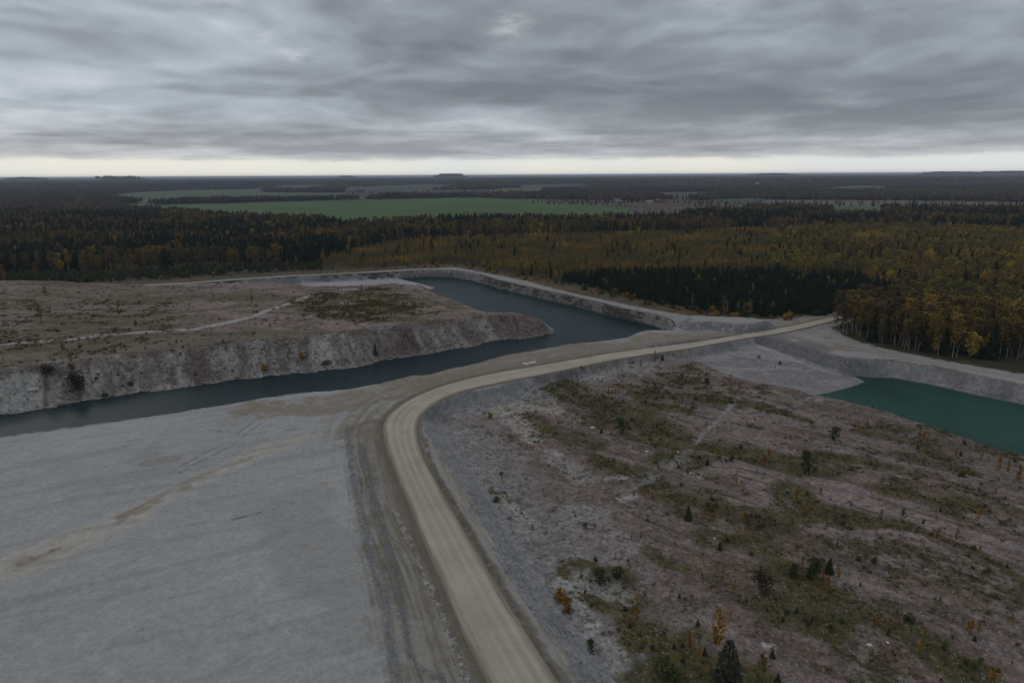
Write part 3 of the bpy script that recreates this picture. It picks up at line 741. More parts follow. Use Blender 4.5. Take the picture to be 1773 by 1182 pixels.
    # pale scree
    for q, r, c_ in (([(870, 715), (900, 700), (940, 705), (965, 712)], 4.5, (.30, .27, .22)), ([(880, 725), (900, 735), (905, 745)], 3.5, (.30, .27, .23)), ([(915, 755), (925, 765)], 1.8, (.34, .32, .30)),
                     ([(955, 782), (968, 788)], 1.5, (.30, .28, .26)), ([(965, 800), (990, 815), (1010, 830)], 4, (.235, .22, .20)), ([(1055, 828), (1072, 828)], 1.6, (.32, .29, .27)), ([(1075, 865), (1100, 858)], 1.6, (.33, .31, .29)),
                     ([(1190, 820), (1215, 825)], 1.5, (.28, .26, .24)), ([(985, 880), (1030, 890)], 3, (.24, .22, .205)), ([(1020, 905), (1080, 940)], 3.5, (.225, .195, .185)), ([(1005, 1000), (1010, 1020)], 1.8, (.30, .27, .25)), ([(970, 1010), (1000, 1050), (1030, 1090)], 2.2, (.30, .29, .27)),
                     ([(870, 860), (890, 880), (910, 900)], 2.5, (.27, .25, .23)), ([(1020, 655), (1040, 650)], 1.8, (.28, .26, .25)), ([(1050, 1110), (1065, 1140)], 2.2, (.27, .255, .235)), ([(1325, 1117), (1336, 1120)], .7, (.40, .38, .36)),
                     ([(1400, 690), (1420, 693)], 1.2, (.27, .26, .25)), ([(1085, 640), (1110, 652)], 2.5, (.22, .20, .20)), ([(1040, 1010), (1075, 1040)], 2.5, (.24, .22, .20))):
        SH(q, r, c_, .85, rough=(.25, .5, n1))
    SH([(1280, 682), (1262, 706), (1240, 730), (1222, 748), (1205, 768)], .75, (.25, .235, .225), .8, rough=(.15, .4, n4)); SH([(1195, 778), (1165, 805), (1110, 835), (1060, 870)], .9, (.235, .22, .21), .6, rough=(.25, .5, n4))
    SH([(1180, 800), (1110, 832), (1070, 850)], 2.6, (.21, .195, .185), .45)
    # grit
    g0 = vnoise(xn / .33, yn / .33, 900) - .5; g1_ = vnoise(xn / .62, yn / .62, 901) - .5; g2_ = vnoise(xn / 1.7, yn / 1.7, 902) - .5
    amp = np.where((lab[near] == 2) | (lab[near] == 3), .65, np.where((lab[near] == 4) | (lab[near] == 6), .45, .17))
    C[near] *= (1 + (g0 * 1.0 + g1_ * .7 + g2_ * .4) * amp)[:, None]
    # fields
    fid = np.full(n, -1)
    farf = R2 > 600
    for i, (nm, poly, c_) in enumerate(FIELDS):
        ins = np.zeros(n, bool); ins[farf] = inside(x[farf], y[farf], poly)
        fid[ins] = i; nz = fbm(x[ins], y[ins], 120, 3, 400 + i); C[ins] = np.array(c_) * (1 + (nz - .5) * .5)[:, None]
    C[:] = np.clip(C, .01, .6)
    return C, fid


VEG = [([(970, 668), (1000, 690), (1050, 700), (1090, 708)], 8), ([(1060, 720), (1100, 740), (1160, 765)], 9), ([(925, 722), (960, 745), (1030, 772)], 4.2), ([(1030, 796), (1080, 812), (1130, 826)], 3),
       ([(1225, 775), (1290, 790), (1370, 800), (1440, 808)], 6), ([(1130, 850), (1190, 872), (1260, 890), (1330, 902)], 5.5), ([(1370, 850), (1400, 885), (1460, 900)], 5), ([(1400, 885), (1460, 900), (1520, 908), (1580, 915), (1640, 935), (1700, 960), (1773, 1010)], 1.8),
       ([(1370, 990), (1410, 1010), (1440, 1030)], 5.5), ([(1080, 1060), (1110, 1110), (1160, 1150)], 6), ([(1230, 935), (1290, 940), (1320, 955)], 4), ([(1590, 1110), (1640, 1140), (1680, 1165)], 3), ([(1120, 950), (1150, 975), (1190, 990)], 1.6),
       ([(1590, 772), (1640, 800), (1680, 820)], 3), ([(1430, 790), (1500, 800), (1560, 815)], 4), ([(1540, 850), (1620, 868), (1680, 872)], 4.5), ([(1100, 682), (1200, 690), (1290, 700)], 4), ([(1150, 650), (1200, 665)], 3), ([(1130, 700), (1195, 712)], 3),
       ([(830, 850), (870, 855)], 1.4), ([(860, 862), (895, 870)], 1.6), ([(1000, 905), (1030, 915)], 1.0), ([(990, 990), (1040, 1000), (1070, 1000)], 3), ([(990, 1030), (1040, 1050), (1080, 1060)], 3), ([(1180, 1130), (1230, 1160), (1300, 1180)], 5),
       ([(1330, 1050), (1380, 1070), (1440, 1090)], 3.5), ([(1450, 1060), (1560, 1090), (1620, 1110)], 2.5), ([(1240, 790), (1200, 800), (1160, 790)], 5), ([(1300, 700), (1360, 715), (1400, 730)], 3), ([(1480, 745), (1560, 765)], 2.2)]
COL, FID = ground_colours()
print('colours done')

ny, nx = GX.shape
V_all = np.stack([GX, GY, GZ], -1).reshape(-1, 3)
i0 = (np.arange(ny - 1)[:, None] * nx + np.arange(nx - 1)[None, :]).ravel()
Fq = np.stack([i0, i0 + 1, i0 + nx + 1, i0 + nx], -1)[:, ::-1]
lab = LAB.ravel(); ym = inside(GX.ravel()[Fq[:, 0]], GY.ravel()[Fq[:, 0]], YARD)
fl_ = lab[Fq[:, 0]].copy(); ffid = FID[Fq[:, 0]]
cls = np.where(fl_ == 2, 2, np.where(fl_ == 3, 3, np.where(fl_ == 4, 4, np.where(fl_ == 6, 6, np.where((fl_ == 5) | (fl_ == 1), 5, np.where(ym, 1, 0))))))
cls = np.where(ffid >= 0, 10 + ffid, cls)
SURF = {0: ('ground', M_soil), 1: ('gravel_yard', M_gravel), 2: ('spoil_heap', M_heap), 3: ('spoil_heap', M_heap), 4: ('gravel_bank', M_bank), 5: ('quarry_floor', M_bank), 6: ('gravel_fan', M_gravel)}
for i, (nm, _, _) in enumerate(FIELDS): SURF[10 + i] = (nm, M_field)
for c, (nm, mt) in SURF.items():
    sel = Fq[cls == c]
    if not len(sel): continue
    u, inv = np.unique(sel, return_inverse=True)
    me = mesh_np(nm, V_all[u], inv.reshape(-1, 4), [mt], {'ground_colour': ('FLOAT_COLOR', 'POINT', np.c_[COL[u], np.ones(len(u))])})
    tag(link(bpy.data.objects.new(nm, me)), kind='structure')


def height_at(x, y):
    return height(np.atleast_1d(np.asarray(x, float)), np.atleast_1d(np.asarray(y, float)))


# ---------------------------------------------------------------- water
def water(name, poly, body, edge, rough, bscale, bstr):
    m, t = new_mat(name + ' surface')
    g = t.n('ShaderNodeNewGeometry'); mpn = t.n('ShaderNodeMapping', Vector=g.outputs['Position'], Rotation=(0, 0, .5), Scale=(1, 2.0, 1)).outputs[0]
    nz = t.noise(mpn, bscale, 3, .6); big = t.noise(g.outputs['Position'], .022, 3, .5)
    col = t.mix(t.ramp(big, [(.38, (0, 0, 0)), (.62, (1, 1, 1))]), body, edge)
    b = t.n('ShaderNodeBsdfPrincipled', Roughness=rough); t.link(col, b.inputs['Base Color']); b.inputs['IOR'].default_value = 1.09
    b.inputs['Specular IOR Level'].default_value = .5
    bn = t.n('ShaderNodeBump', Height=nz, Strength=bstr, Distance=.25); t.link(bn.outputs[0], b.inputs['Normal'])
    t.n('ShaderNodeOutputMaterial', Surface=b.outputs[0])
    me = bpy.data.meshes.new(name); me.from_pydata([(x, y, WZ) for x, y in poly], [], [list(range(len(poly)))]); me.materials.append(m)
    o = link(bpy.data.objects.new(name, me)); tag(o, kind='structure')
    if me.polygons[0].normal.z < 0: me.flip_normals()
    return o


water('quarry_lake_water', np.vstack([wall_toe + wall_n * -1.2, near_toe - [0, 6], PL([(-900, 740), (-400, 620), (0, 560)])]), (.010, .022, .026), (.014, .030, .033), .16, .8, .55)
water('pond_water', PL([(1340, 692), (1400, 676), (1450, 662), (1440, 648), (1511, 648), (1613, 660), (1773, 693), (1900, 728), (2200, 822), (3000, 1050), (2800, 1250), (2000, 930), (1773, 850), (1650, 800), (1500, 740)], WZ),
      (.013, .042, .032), (.020, .066, .051), .16, .8, .55)

# ---------------------------------------------------------------- haul road sheet
def road_mesh():
    c = road_c[:, :2]; wd = road_c[:, 2]; t = np.gradient(c, axis=0); t /= np.linalg.norm(t, axis=1)[:, None]; nn = np.stack([-t[:, 1], t[:, 0]], -1)
    K = 41; s = np.linspace(-1.06, 1.06, K); n = len(c); L = np.arange(n) * 1.0
    ragged = 1 + (fbm(L, L * 0, 7, 2, 500) - .5) * .07
    px = c[:, None, :] + nn[:, None, :] * (s[None, :, None] * (wd * ragged)[:, None, None])
    ruts = -.035 * (np.exp(-((np.abs(s) - .22) / .07) ** 2) + np.exp(-((np.abs(s) - .62) / .07) ** 2))
    z = .10 + .05 * (1 - s ** 2) + ruts
    z = np.where(np.abs(s) > 1.03, -.35, z)[None, :] + (fbm(px[..., 0], px[..., 1], 4, 2, 501) - .5) * .05
    V = np.dstack([px, z]).reshape(-1, 3)
    i = (np.arange(n - 1)[:, None] * K + np.arange(K - 1)[None]).ravel(); Fc = np.stack([i, i + 1, i + K + 1, i + K], -1)
    S_ = np.broadcast_to(s, (n, K)); Lk = np.broadcast_to(L[:, None], (n, K))
    wander = (fbm(Lk, Lk * 0, 25, 2, 510) - .5) * .16
    sv = S_ + wander
    light = np.array([.400, .355, .280]); dark = np.array([.288, .250, .194])
    st = fbm(sv * 5.2 + 20, Lk / 45., 1.0, 3, 502); st2 = fbm(sv * 17 + 5, Lk / 14., 1.0, 2, 503)
    wheel = np.exp(-((np.abs(sv + .02) - .22) / .085) ** 2) + np.exp(-((np.abs(sv) - .66) / .10) ** 2)
    blot = fbm(px[..., 0], px[..., 1], 5, 4, 520) - .5; a = np.clip(.42 + .38 * wheel + .8 * (st - .5) + .5 * (st2 - .5) + .9 * blot, 0, 1)
    edge = smooth(.76, 1.0, np.abs(S_) + (st2 - .5) * .4)
    C = dark + (light - dark) * a[..., None]; C = C * (1 - edge[..., None]) + np.array([.20, .17, .13]) * edge[..., None]
    me = mesh_np('haul_road', V, Fc[:, ::-1] if False else Fc, [M_road], {'ground_colour': ('FLOAT_COLOR', 'POINT', np.c_[C.reshape(-1, 3), np.ones(n * K)])})
    o = link(bpy.data.objects.new('haul_road', me)); tag(o, kind='structure')
    if me.polygons[100].normal.z < 0: me.flip_normals()


M_road = ground_mat('compacted pale haul road', .08, .07, 0, .25, .04)
road_mesh()

# ---------------------------------------------------------------- blasted rock wall of the quarry
def rock_wall():
    m, t = new_mat('layered limestone face')
    g = t.n('ShaderNodeNewGeometry'); mpn = t.n('ShaderNodeMapping', Vector=g.outputs['Position'], Scale=(.35, .35, 2.6)).outputs[0]
    a = t.noise(mpn, 1.0, 4, .65, .4); mpv = t.n('ShaderNodeMapping', Vector=g.outputs['Position'], Scale=(1.6, 1.6, .25)).outputs[0]
    b = t.noise(mpv, 1.0, 4, .6); big = t.noise(g.outputs['Position'], .06, 3, .5)
    col = t.ramp(a, [(.34, (.030, .026, .022)), (.46, (.078, .068, .058)), (.58, (.125, .112, .096)), (.72, (.21, .19, .165))])
    f = t.math('ADD', .45, t.math('MULTIPLY', b, 1.05)); col = t.n('ShaderNodeVectorMath', {'operation': 'SCALE'}, i0=col, Scale=f).outputs[0]
    col = t.mix(t.ramp(big, [(.45, (0, 0, 0)), (.62, (.4, .4, .4))]), col, (.10, .068, .055))
    finish(m, t, col, .95, .1, t.math('ADD', a, b), .9, .4)
    c = resample(wall_top, .5); tt = np.gradient(c, axis=0); tt /= np.linalg.norm(tt, axis=1)[:, None]; nn = np.stack([tt[:, 1], -tt[:, 0]], -1)
    K = 26; f = np.linspace(0, 1, K); n = len(c); L = np.arange(n) * .5
    F2, L2 = np.meshgrid(f, L)
    lean = 2.0 * F2 + .45
    ledge = .55 * (fbm(L2, np.floor(F2 * 6) * 31.7, 5, 2, 601) - .5) * 2 + .7 * (fbm(L2, F2 * 3, 1.3, 2, 602) - .5) + .9 * (fbm(L2, L2 * 0, 9, 2, 603) - .5)
    off = lean + ledge * smooth(0, .08, F2) + 1.2 * np.maximum(0, fbm(L2, L2 * 0, 6, 2, 606) - .45) * 3 * smooth(.6, 1, F2)
    off[:, 0] = -.9; F2 = F2.copy()
    z = .12 - F2 * 6.6 + .25 * (fbm(L2, F2 * 9, .8, 2, 605) - .5); z[:, 0] = .10
    z[:, 1] = .14; off[:, 1] = .3 + .4 * (fbm(L, L * 0, 3, 2, 607) - .5)
    p = c[:, None, :] + nn[:, None, :] * off[..., None]
    V = np.dstack([p, z]).reshape(-1, 3); i = (np.arange(n - 1)[:, None] * K + np.arange(K - 1)[None]).ravel(); Fc = np.stack([i, i + K, i + K + 1, i + 1], -1)
    me = mesh_np('quarry_rock_face', V, Fc, [m], smooth_=False)
    tag(link(bpy.data.objects.new('quarry_rock_face', me)), kind='structure')


rock_wall()

# ---------------------------------------------------------------- plant meshes
def quads(cent, size, nrm_up, rng, aspect=1.0):
    """leaf clumps: one randomly turned quad for each centre"""
    n = len(cent); a = rng.normal(size=(n, 3)); a[:, 2] *= (1 - nrm_up); a /= np.linalg.norm(a, axis=1)[:, None]
    b = rng.normal(size=(n, 3)); b = np.cross(a, b); b /= np.linalg.norm(b, axis=1)[:, None]
    s = np.broadcast_to(np.asarray(size), (n,))[:, None] * (.7 + .6 * rng.random((n, 1)))
    A = a * s * .5 * aspect; B = b * s * .5
    k = 1 + .35 * rng.normal(size=(n, 4, 1)).clip(-1, 1)
    V = np.stack([cent - A - B, cent + A - B, cent + A + B, cent - A + B], 1)
    V = cent[:, None] + (V - cent[:, None]) * k
    return V.reshape(-1, 3), np.arange(4 * n).reshape(-1, 4)


def tube(pts, rad, sides=5):
    pts = np.asarray(pts, float); rad = np.broadcast_to(rad, (len(pts),)); V = []; Fc = []
    a = np.arange(sides) * 2 * math.pi / sides
    for p, r in zip(pts, rad): V.append(np.stack([p[0] + np.cos(a) * r, p[1] + np.sin(a) * r, np.full(sides, p[2])], -1))
    for i in range(len(pts) - 1):
        for j in range(sides): Fc.append([i * sides + j, i * sides + (j + 1) % sides, (i + 1) * sides + (j + 1) % sides, (i + 1) * sides + j])
    return np.vstack(V), np.array(Fc)


def merge(parts):
    V = []; Fc = []; o = 0
    for v, f in parts: V.append(v); Fc.append(f + o); o += len(v)
    return np.vstack(V), np.vstack(Fc)


def crown_round(rng, n, h0, h1, rad, size, shell=.5, lumps=6, pw=1.0, thin=0.0):
    """egg-shaped crown built of lumps with gaps between them"""
    hh = h1 - h0; c = []
    lc = []
    for i in range(lumps):
        t = rng.random(); a = rng.random() * 6.283; prof = math.sin(math.pi * (.12 + .80 * t ** pw)) ** .8
        rr_ = rad * prof * (.35 + .5 * rng.random()); lc.append((math.cos(a) * rr_, math.sin(a) * rr_, h0 + hh * t, rad * (.34 + .25 * rng.random())))
    lc.append((0, 0, h0 + hh * .5, rad * .55)); lc.append((0, 0, h0 + hh * .86, rad * .36))
    lc = np.array(lc); w_ = lc[:, 3] ** 2; k = rng.choice(len(lc), n, p=w_ / w_.sum())
    d = rng.normal(size=(n, 3)); d /= np.linalg.norm(d, axis=1)[:, None]
    r = (shell + (1 - shell) * rng.random(n) ** .6)[:, None]
    c = lc[k, :3] + d * r * lc[k, 3:4] * np.array([1, 1, 1.25])
    c[:, 2] = np.clip(c[:, 2], h0 * .9, h1 * 1.01)
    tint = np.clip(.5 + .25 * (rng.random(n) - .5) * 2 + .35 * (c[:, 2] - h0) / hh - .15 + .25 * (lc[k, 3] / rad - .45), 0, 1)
    v, f = quads(c, size, .2, rng)
    return v, f, tint


def crown_cone(rng, n, h0, h1, rad, size, pw=.9, layers=9, droop=.12):
    t = rng.random(n) ** 1.35
    lay = np.floor(t * layers) / layers; t2 = lay + (t - lay) * .55
    prof = (1 - t2) ** pw * (1 - .18 * ((t * layers) % 1)) + .015
    a = rng.random(n) * 6.283; lob = 1 + .28 * np.sin(a * 3 + lay * 37) * (rng.random(n))
    r = rad * prof * lob * (.35 + .65 * rng.random(n) ** .45)
    c = np.stack([np.cos(a) * r, np.sin(a) * r, h0 + (h1 - h0) * t - droop * r], -1)
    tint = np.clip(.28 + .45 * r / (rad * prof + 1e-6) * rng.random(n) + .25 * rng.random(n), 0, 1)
    v, f = quads(c, size * (.55 + .45 * (1 - t)), .35, rng, 1.3)
    sp, sf = tube([(0, 0, h0), (0, 0, h1 * .8), (0, 0, h1 * 1.03)], [rad * .10, rad * .05, .004], 4)
    V, F = merge([(v, f), (sp, sf)])
    return V, F, np.r_[tint, np.full(len(sf), .3)]


def trunk(rng, h, r, lean=.03, limbs=0, h0=.4, rad=.12):
    a = rng.random() * 6.283; L = lean * h; k = np.linspace(0, 1, 6)
    pts = np.stack([math.cos(a) * L * k ** 1.4, math.sin(a) * L * k ** 1.4, h * k * .97 - .02], -1)
    parts = [tube(pts, r * (1 - .8 * k), 6)]
    for i in range(limbs):
        t = h0 + (.9 - h0) * rng.random(); b = rng.random() * 6.283; p0 = np.array([np.interp(t, k, pts[:, 0]), np.interp(t, k, pts[:, 1]), h * t])
        ln = rad * (.5 + .5 * rng.random()); p1 = p0 + [math.cos(b) * ln * .5, math.sin(b) * ln * .5, ln * .6]; p2 = p1 + [math.cos(b) * ln * .4, math.sin(b) * ln * .4, ln * .6]
        parts.append(tube([p0, p1, p2], [r * .35, r * .2, r * .06], 4))
    return merge(parts)


def sap_crown(rng, n, h0, rad):
    """slim flame-shaped crown of rising twigs with small leaves"""
    k = 26; t0 = h0 + (1 - h0) * rng.random(k) ** 1.1 * .86; az = rng.random(k) * 6.283
    prof = np.sin(np.pi * np.clip((t0 - h0) / (1 - h0) * .80 + .22, 0, 1)) ** .9
    ln = rad * prof * rng.uniform(.6, 1.25, k) * 1.1; i = rng.integers(0, k, n); s = rng.random(n) ** .7
    c = np.stack([np.cos(az[i]) * ln[i] * s, np.sin(az[i]) * ln[i] * s, t0[i] + ln[i] * s * 1.15], -1) + rng.normal(size=(n, 3)) * .018
    top = rng.random(n) < .12; c[top, :2] = rng.normal(size=(top.sum(), 2)) * .015; c[top, 2] = rng.uniform(.6, 1.0, top.sum())
    c[:, 2] = np.minimum(c[:, 2], 1.02); tint = np.clip(.3 + .5 * rng.random(n) + .25 * (s - .5) * 2, 0, 1)
    v, f = quads(c, .030, .1, rng); return v, f, tint


class Plant:
    """one kind of plant: several shapes, each a crown mesh, a trunk mesh and (for the wood as a whole) both in one"""
    def __init__(s, name, crown_mat, trunk_mat, maker, n=3, seed=1, parts=('trunk', 'crown')):
        s.name = name; s.var = []; s.parts = parts
        for i in range(n):
            rng = np.random.default_rng(seed * 100 + i)
            (cv, cf, tint), tr = maker(rng)
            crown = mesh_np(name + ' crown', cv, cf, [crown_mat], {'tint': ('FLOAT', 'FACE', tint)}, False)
            tm = mesh_np(name + ' trunk', tr[0], tr[1], [trunk_mat]) if tr is not None else None
            if tr is not None:
                V, F = merge([(cv, cf), tr]); midx = np.r_[np.zeros(len(cf)), np.ones(len(tr[1]))]; tt = np.r_[tint, np.full(len(tr[1]), .5)]
            else: V, F, midx, tt = cv, cf, np.zeros(len(cf)), tint
            whole = mesh_np(name + ' whole', V, F, [crown_mat, trunk_mat], {'tint': ('FLOAT', 'FACE', tt)}, False, midx)
            s.var.append((crown, tm, bpy.data.objects.new(name + ' pattern', whole)))

    def place(s, x, y, z, h, rz, k, label, cat, group=None, wide=1.0, split=True):
        cr, tm, wh = s.var[k % len(s.var)]
        if not split or tm is None:
            o = bpy.data.objects.new(s.name, wh.data if tm is not None else cr); link(o)
            o.location = (x, y, z); o.rotation_euler = (0, 0, rz); o.scale = (h * wide, h * wide, h)
            return tag(o, label, cat, group)
        e = bpy.data.objects.new(s.name, None); link(e); e.empty_display_size = .3
        e.location = (x, y, z); e.rotation_euler = (0, 0, rz); e.scale = (h * wide, h * wide, h)
        link(bpy.data.objects.new(s.parts[0], tm), e); link(bpy.data.objects.new(s.parts[1], cr), e)
        return tag(e, label, cat, group)


BK_birch = bark_mat('white birch bark', (.50, .48, .44), (.07, .06, .05), 9, .58)
BK_dark = bark_mat('grey brown bark', (.10, .08, .06), (.05, .04, .03), 6, .5)
FM_birch = foliage_mat('thinning autumn birch leaves', [(.0, (.058, .048, .030)), (.32, (.082, .064, .032)), (.58, (.140, .095, .034)), (.82, (.215, .135, .032)), (1, (.31, .215, .038))], .6, .5, .65)
FM_ybirch = foliage_mat('young birch leaves', [(.0, (.062, .066, .032)), (.25, (.110, .098, .036)), (.45, (.155, .125, .038)), (.65, (.200, .130, .036)), (.85, (.29, .175, .034)), (1, (.40, .28, .04))], .7, .8, .45)
FM_yellow = foliage_mat('bright yellow leaves', [(.0, (.17, .105, .018)), (.5, (.25, .16, .022)), (1, (.33, .22, .035))], .8)
FM_spruce = foliage_mat('dark spruce needles', [(.0, (.010, .018, .013)), (.5, (.016, .028, .017)), (1, (.026, .040, .022))], .9)
FM_yspruce = foliage_mat('young spruce needles', [(.0, (.010, .022, .012)), (.5, (.015, .032, .016)), (1, (.026, .048, .020))], .9)
FM_willow = foliage_mat('grey green willow leaves', [(.0, (.030, .042, .020)), (.5, (.045, .060, .026)), (.85, (.070, .072, .026)), (1, (.16, .09, .022))], .7, .2)
FM_sapl = foliage_mat('orange sapling leaves', [(.0, (.165, .080, .018)), (.5, (.250, .125, .020)), (1, (.32, .19, .028))], .8)
FM_olive = foliage_mat('olive sapling leaves', [(.0, (.060, .056, .020)), (.5, (.100, .082, .025)), (1, (.17, .115, .025))], .8)
FM_hspruce = foliage_mat('sapling spruce needles', [(.0, (.030, .044, .024)), (.5, (.042, .058, .028)), (1, (.062, .078, .036))], .9)
FM_green = foliage_mat('green bush leaves', [(.0, (.030, .044, .018)), (.5, (.046, .062, .022)), (1, (.078, .084, .028))], .8)
FM_brown = foliage_mat('dark brown twigs', [(.0, (.030, .022, .015)), (.5, (.045, .032, .020)), (1, (.070, .050, .026))], .8)

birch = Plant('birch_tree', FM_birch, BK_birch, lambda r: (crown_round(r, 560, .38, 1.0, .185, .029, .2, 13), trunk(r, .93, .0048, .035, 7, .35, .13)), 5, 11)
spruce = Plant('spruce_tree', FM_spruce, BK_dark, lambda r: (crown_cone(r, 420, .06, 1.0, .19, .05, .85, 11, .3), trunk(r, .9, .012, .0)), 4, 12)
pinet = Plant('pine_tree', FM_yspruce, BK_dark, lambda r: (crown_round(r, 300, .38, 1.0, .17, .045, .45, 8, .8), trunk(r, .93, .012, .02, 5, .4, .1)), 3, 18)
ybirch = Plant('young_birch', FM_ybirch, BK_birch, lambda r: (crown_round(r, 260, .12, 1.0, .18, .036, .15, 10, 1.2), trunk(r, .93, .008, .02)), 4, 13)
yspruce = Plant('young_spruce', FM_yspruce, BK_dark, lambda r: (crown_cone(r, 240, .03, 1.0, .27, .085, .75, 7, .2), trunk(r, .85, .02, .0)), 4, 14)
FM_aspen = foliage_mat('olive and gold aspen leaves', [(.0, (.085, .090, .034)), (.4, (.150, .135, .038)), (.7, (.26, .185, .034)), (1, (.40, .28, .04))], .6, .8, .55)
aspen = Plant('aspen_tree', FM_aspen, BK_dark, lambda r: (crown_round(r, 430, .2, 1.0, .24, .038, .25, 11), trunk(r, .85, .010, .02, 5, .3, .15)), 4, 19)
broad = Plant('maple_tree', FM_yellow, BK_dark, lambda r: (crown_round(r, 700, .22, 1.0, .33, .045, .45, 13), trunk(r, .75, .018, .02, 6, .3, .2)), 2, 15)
willow = Plant('willow_shrub', FM_willow, BK_dark, lambda r: (crown_round(r, 180, .05, 1.0, .50, .12, .4, 8), trunk(r, .6, .02, .05, 4, .2, .4)), 3, 16, ('stem', 'foliage'))
sapling = Plant('birch_sapling', FM_sapl, BK_birch, lambda r: (sap_crown(r, 620, .13, .155), trunk(r, .8, .009, .01, 4, .2, .1)), 4, 21)
sap_olive = Plant('birch_sapling', FM_olive, BK_birch, lambda r: (sap_crown(r, 560, .07, .18), trunk(r, .8, .009, .01, 4, .2, .1)), 3, 22)
sspruce = Plant('spruce_sapling', FM_hspruce, BK_dark, lambda r: (crown_cone(r, 900, .0, 1.0, .30, .055, .8, 10, .25), trunk(r, .8, .02, .0)), 3, 23)
FM_dusk = foliage_mat('greyish spruce twigs', [(.0, (.030, .032, .024)), (.5, (.042, .043, .030)), (1, (.062, .060, .040))], .9)
dspruce = Plant('spruce_sapling', FM_dusk, BK_dark, lambda r: (crown_cone(r, 1300, .0, 1.0, .34, .042, .6, 9, .2), trunk(r, .8, .02, .0)), 1, 29)
bush = Plant('green_bush', FM_green, BK_dark, lambda r: (crown_round(r, 420, .03, 1.0, .62, .085, .45, 10), trunk(r, .5, .02, .05, 5, .1, .4)), 3, 24, ('stem', 'foliage'))
bushb = Plant('bare_shrub', FM_brown, BK_dark, lambda r: (crown_round(r, 420, .03, 1.0, .62, .075, .3, 9), trunk(r, .7, .02, .05, 8, .1, .5)), 2, 25, ('stem', 'twigs'))
busho = Plant('orange_bush', FM_sapl, BK_dark, lambda r: (crown_round(r, 300, .03, 1.0, .55, .10, .3, 7), trunk(r, .6, .02, .05, 5, .1, .4)), 2, 26, ('stem', 'foliage'))

# ---------------------------------------------------------------- instanced stuff (one object each)
def scatter(name, label, pts, scl, rot, idx, protos, tilt=None):
    me = bpy.data.meshes.new(name); n = len(pts)
    me.vertices.add(n); me.vertices.foreach_set('co', np.asarray(pts, np.float32).ravel())
    for an, dt, typ in (('s', scl, 'FLOAT'), ('r', rot, 'FLOAT'), ('k', idx, 'INT')):
        a = me.attributes.new(an, typ, 'POINT'); a.data.foreach_set('value', np.asarray(dt, np.int32 if typ == 'INT' else np.float32).ravel())
    o = link(bpy.data.objects.new(name, me)); tag(o, label, None, None, 'stuff')
    ng = bpy.data.node_groups.new(name, 'GeometryNodeTree')
    ng.interface.new_socket('Geometry', in_out='INPUT', socket_type='NodeSocketGeometry'); ng.interface.new_socket('Geometry', in_out='OUTPUT', socket_type='NodeSocketGeometry')
    N = ng.nodes; Lk = ng.links
    gi = N.new('NodeGroupInput'); go = N.new('NodeGroupOutput'); jn = N.new('GeometryNodeJoinGeometry')
    for pr in protos[::-1]:
        oi = N.new('GeometryNodeObjectInfo'); oi.inputs['Object'].default_value = pr; oi.inputs['As Instance'].default_value = True
        Lk.new(oi.outputs['Geometry'], jn.inputs[0])
    ip = N.new('GeometryNodeInstanceOnPoints'); ip.inputs['Pick Instance'].default_value = True
    Lk.new(gi.outputs[0], ip.inputs['Points']); Lk.new(jn.outputs[0], ip.inputs['Instance'])

    def attr(nm, typ):
        a = N.new('GeometryNodeInputNamedAttribute'); a.data_type = typ; a.inputs['Name'].default_value = nm; return a.outputs[0]
    Lk.new(attr('k', 'INT'), ip.inputs['Instance Index']); cb = N.new('ShaderNodeCombineXYZ'); Lk.new(attr('r', 'FLOAT'), cb.inputs[2])
    e2r = N.new('FunctionNodeEulerToRotation'); Lk.new(cb.outputs[0], e2r.inputs[0]); Lk.new(e2r.outputs[0], ip.inputs['Rotation'])
    Lk.new(attr('s', 'FLOAT'), ip.inputs['Scale']); Lk.new(ip.outputs[0], go.inputs[0])
    md = o.modifiers.new('scatter', 'NODES'); md.node_group = ng
    return o


# ---------------------------------------------------------------- the forest
RNG = np.random.default_rng(7)
FE = np.array([(-900, 545), (-400, 520), (0, 498), (118, 492), (250, 484), (350, 478), (470, 471), (600, 465), (700, 459), (780, 456), (820, 461), (853, 469), (909, 478), (940, 482), (985, 490), (1019, 497),
               (1075, 512), (1140, 525), (1200, 537), (1260, 544), (1330, 549), (1400, 546), (1443, 544), (1444.5, 571), (1480, 588), (1560, 605), (1640, 621), (1700, 631), (1773, 642), (2100, 695), (2600, 790)])
ZA = np.array([(955, 488), (985, 481), (1100, 477), (1300, 476), (1470, 486), (1550, 508), (1560, 530), (1475, 542), (1430, 546), (1330, 549), (1200, 538), (1100, 518), (1000, 495)])


def jitter(spacing, ymin, ymax, jit=.45):
    """jittered grid over the wedge in front of the camera"""
    half = ymax * 1.0; xs = np.arange(-half, half, spacing); ys = np.arange(ymin, ymax, spacing)
    Xg, Yg = np.meshgrid(xs, ys); Xg = Xg.ravel(); Yg = Yg.ravel()
    Xg = Xg + RNG.uniform(-jit, jit, len(Xg)) * spacing; Yg = Yg + RNG.uniform(-jit, jit, len(Yg)) * spacing
    m = (Xg < Yg * .98 + 15) & (Xg > -Yg * .88 - 15)
    return Xg[m], Yg[m]


def in_field(x, y):
    m = np.zeros(len(x), bool)
    for _, p, _ in FIELDS: m |= inside(x, y, p)
    return m


forest = {k: [] for k in ('birch', 'spruce', 'pine', 'ybirch', 'yspruce', 'willow', 'aspen')}


def add(kind, x, y, h): forest[kind].append(np.stack([x, y, h], -1))


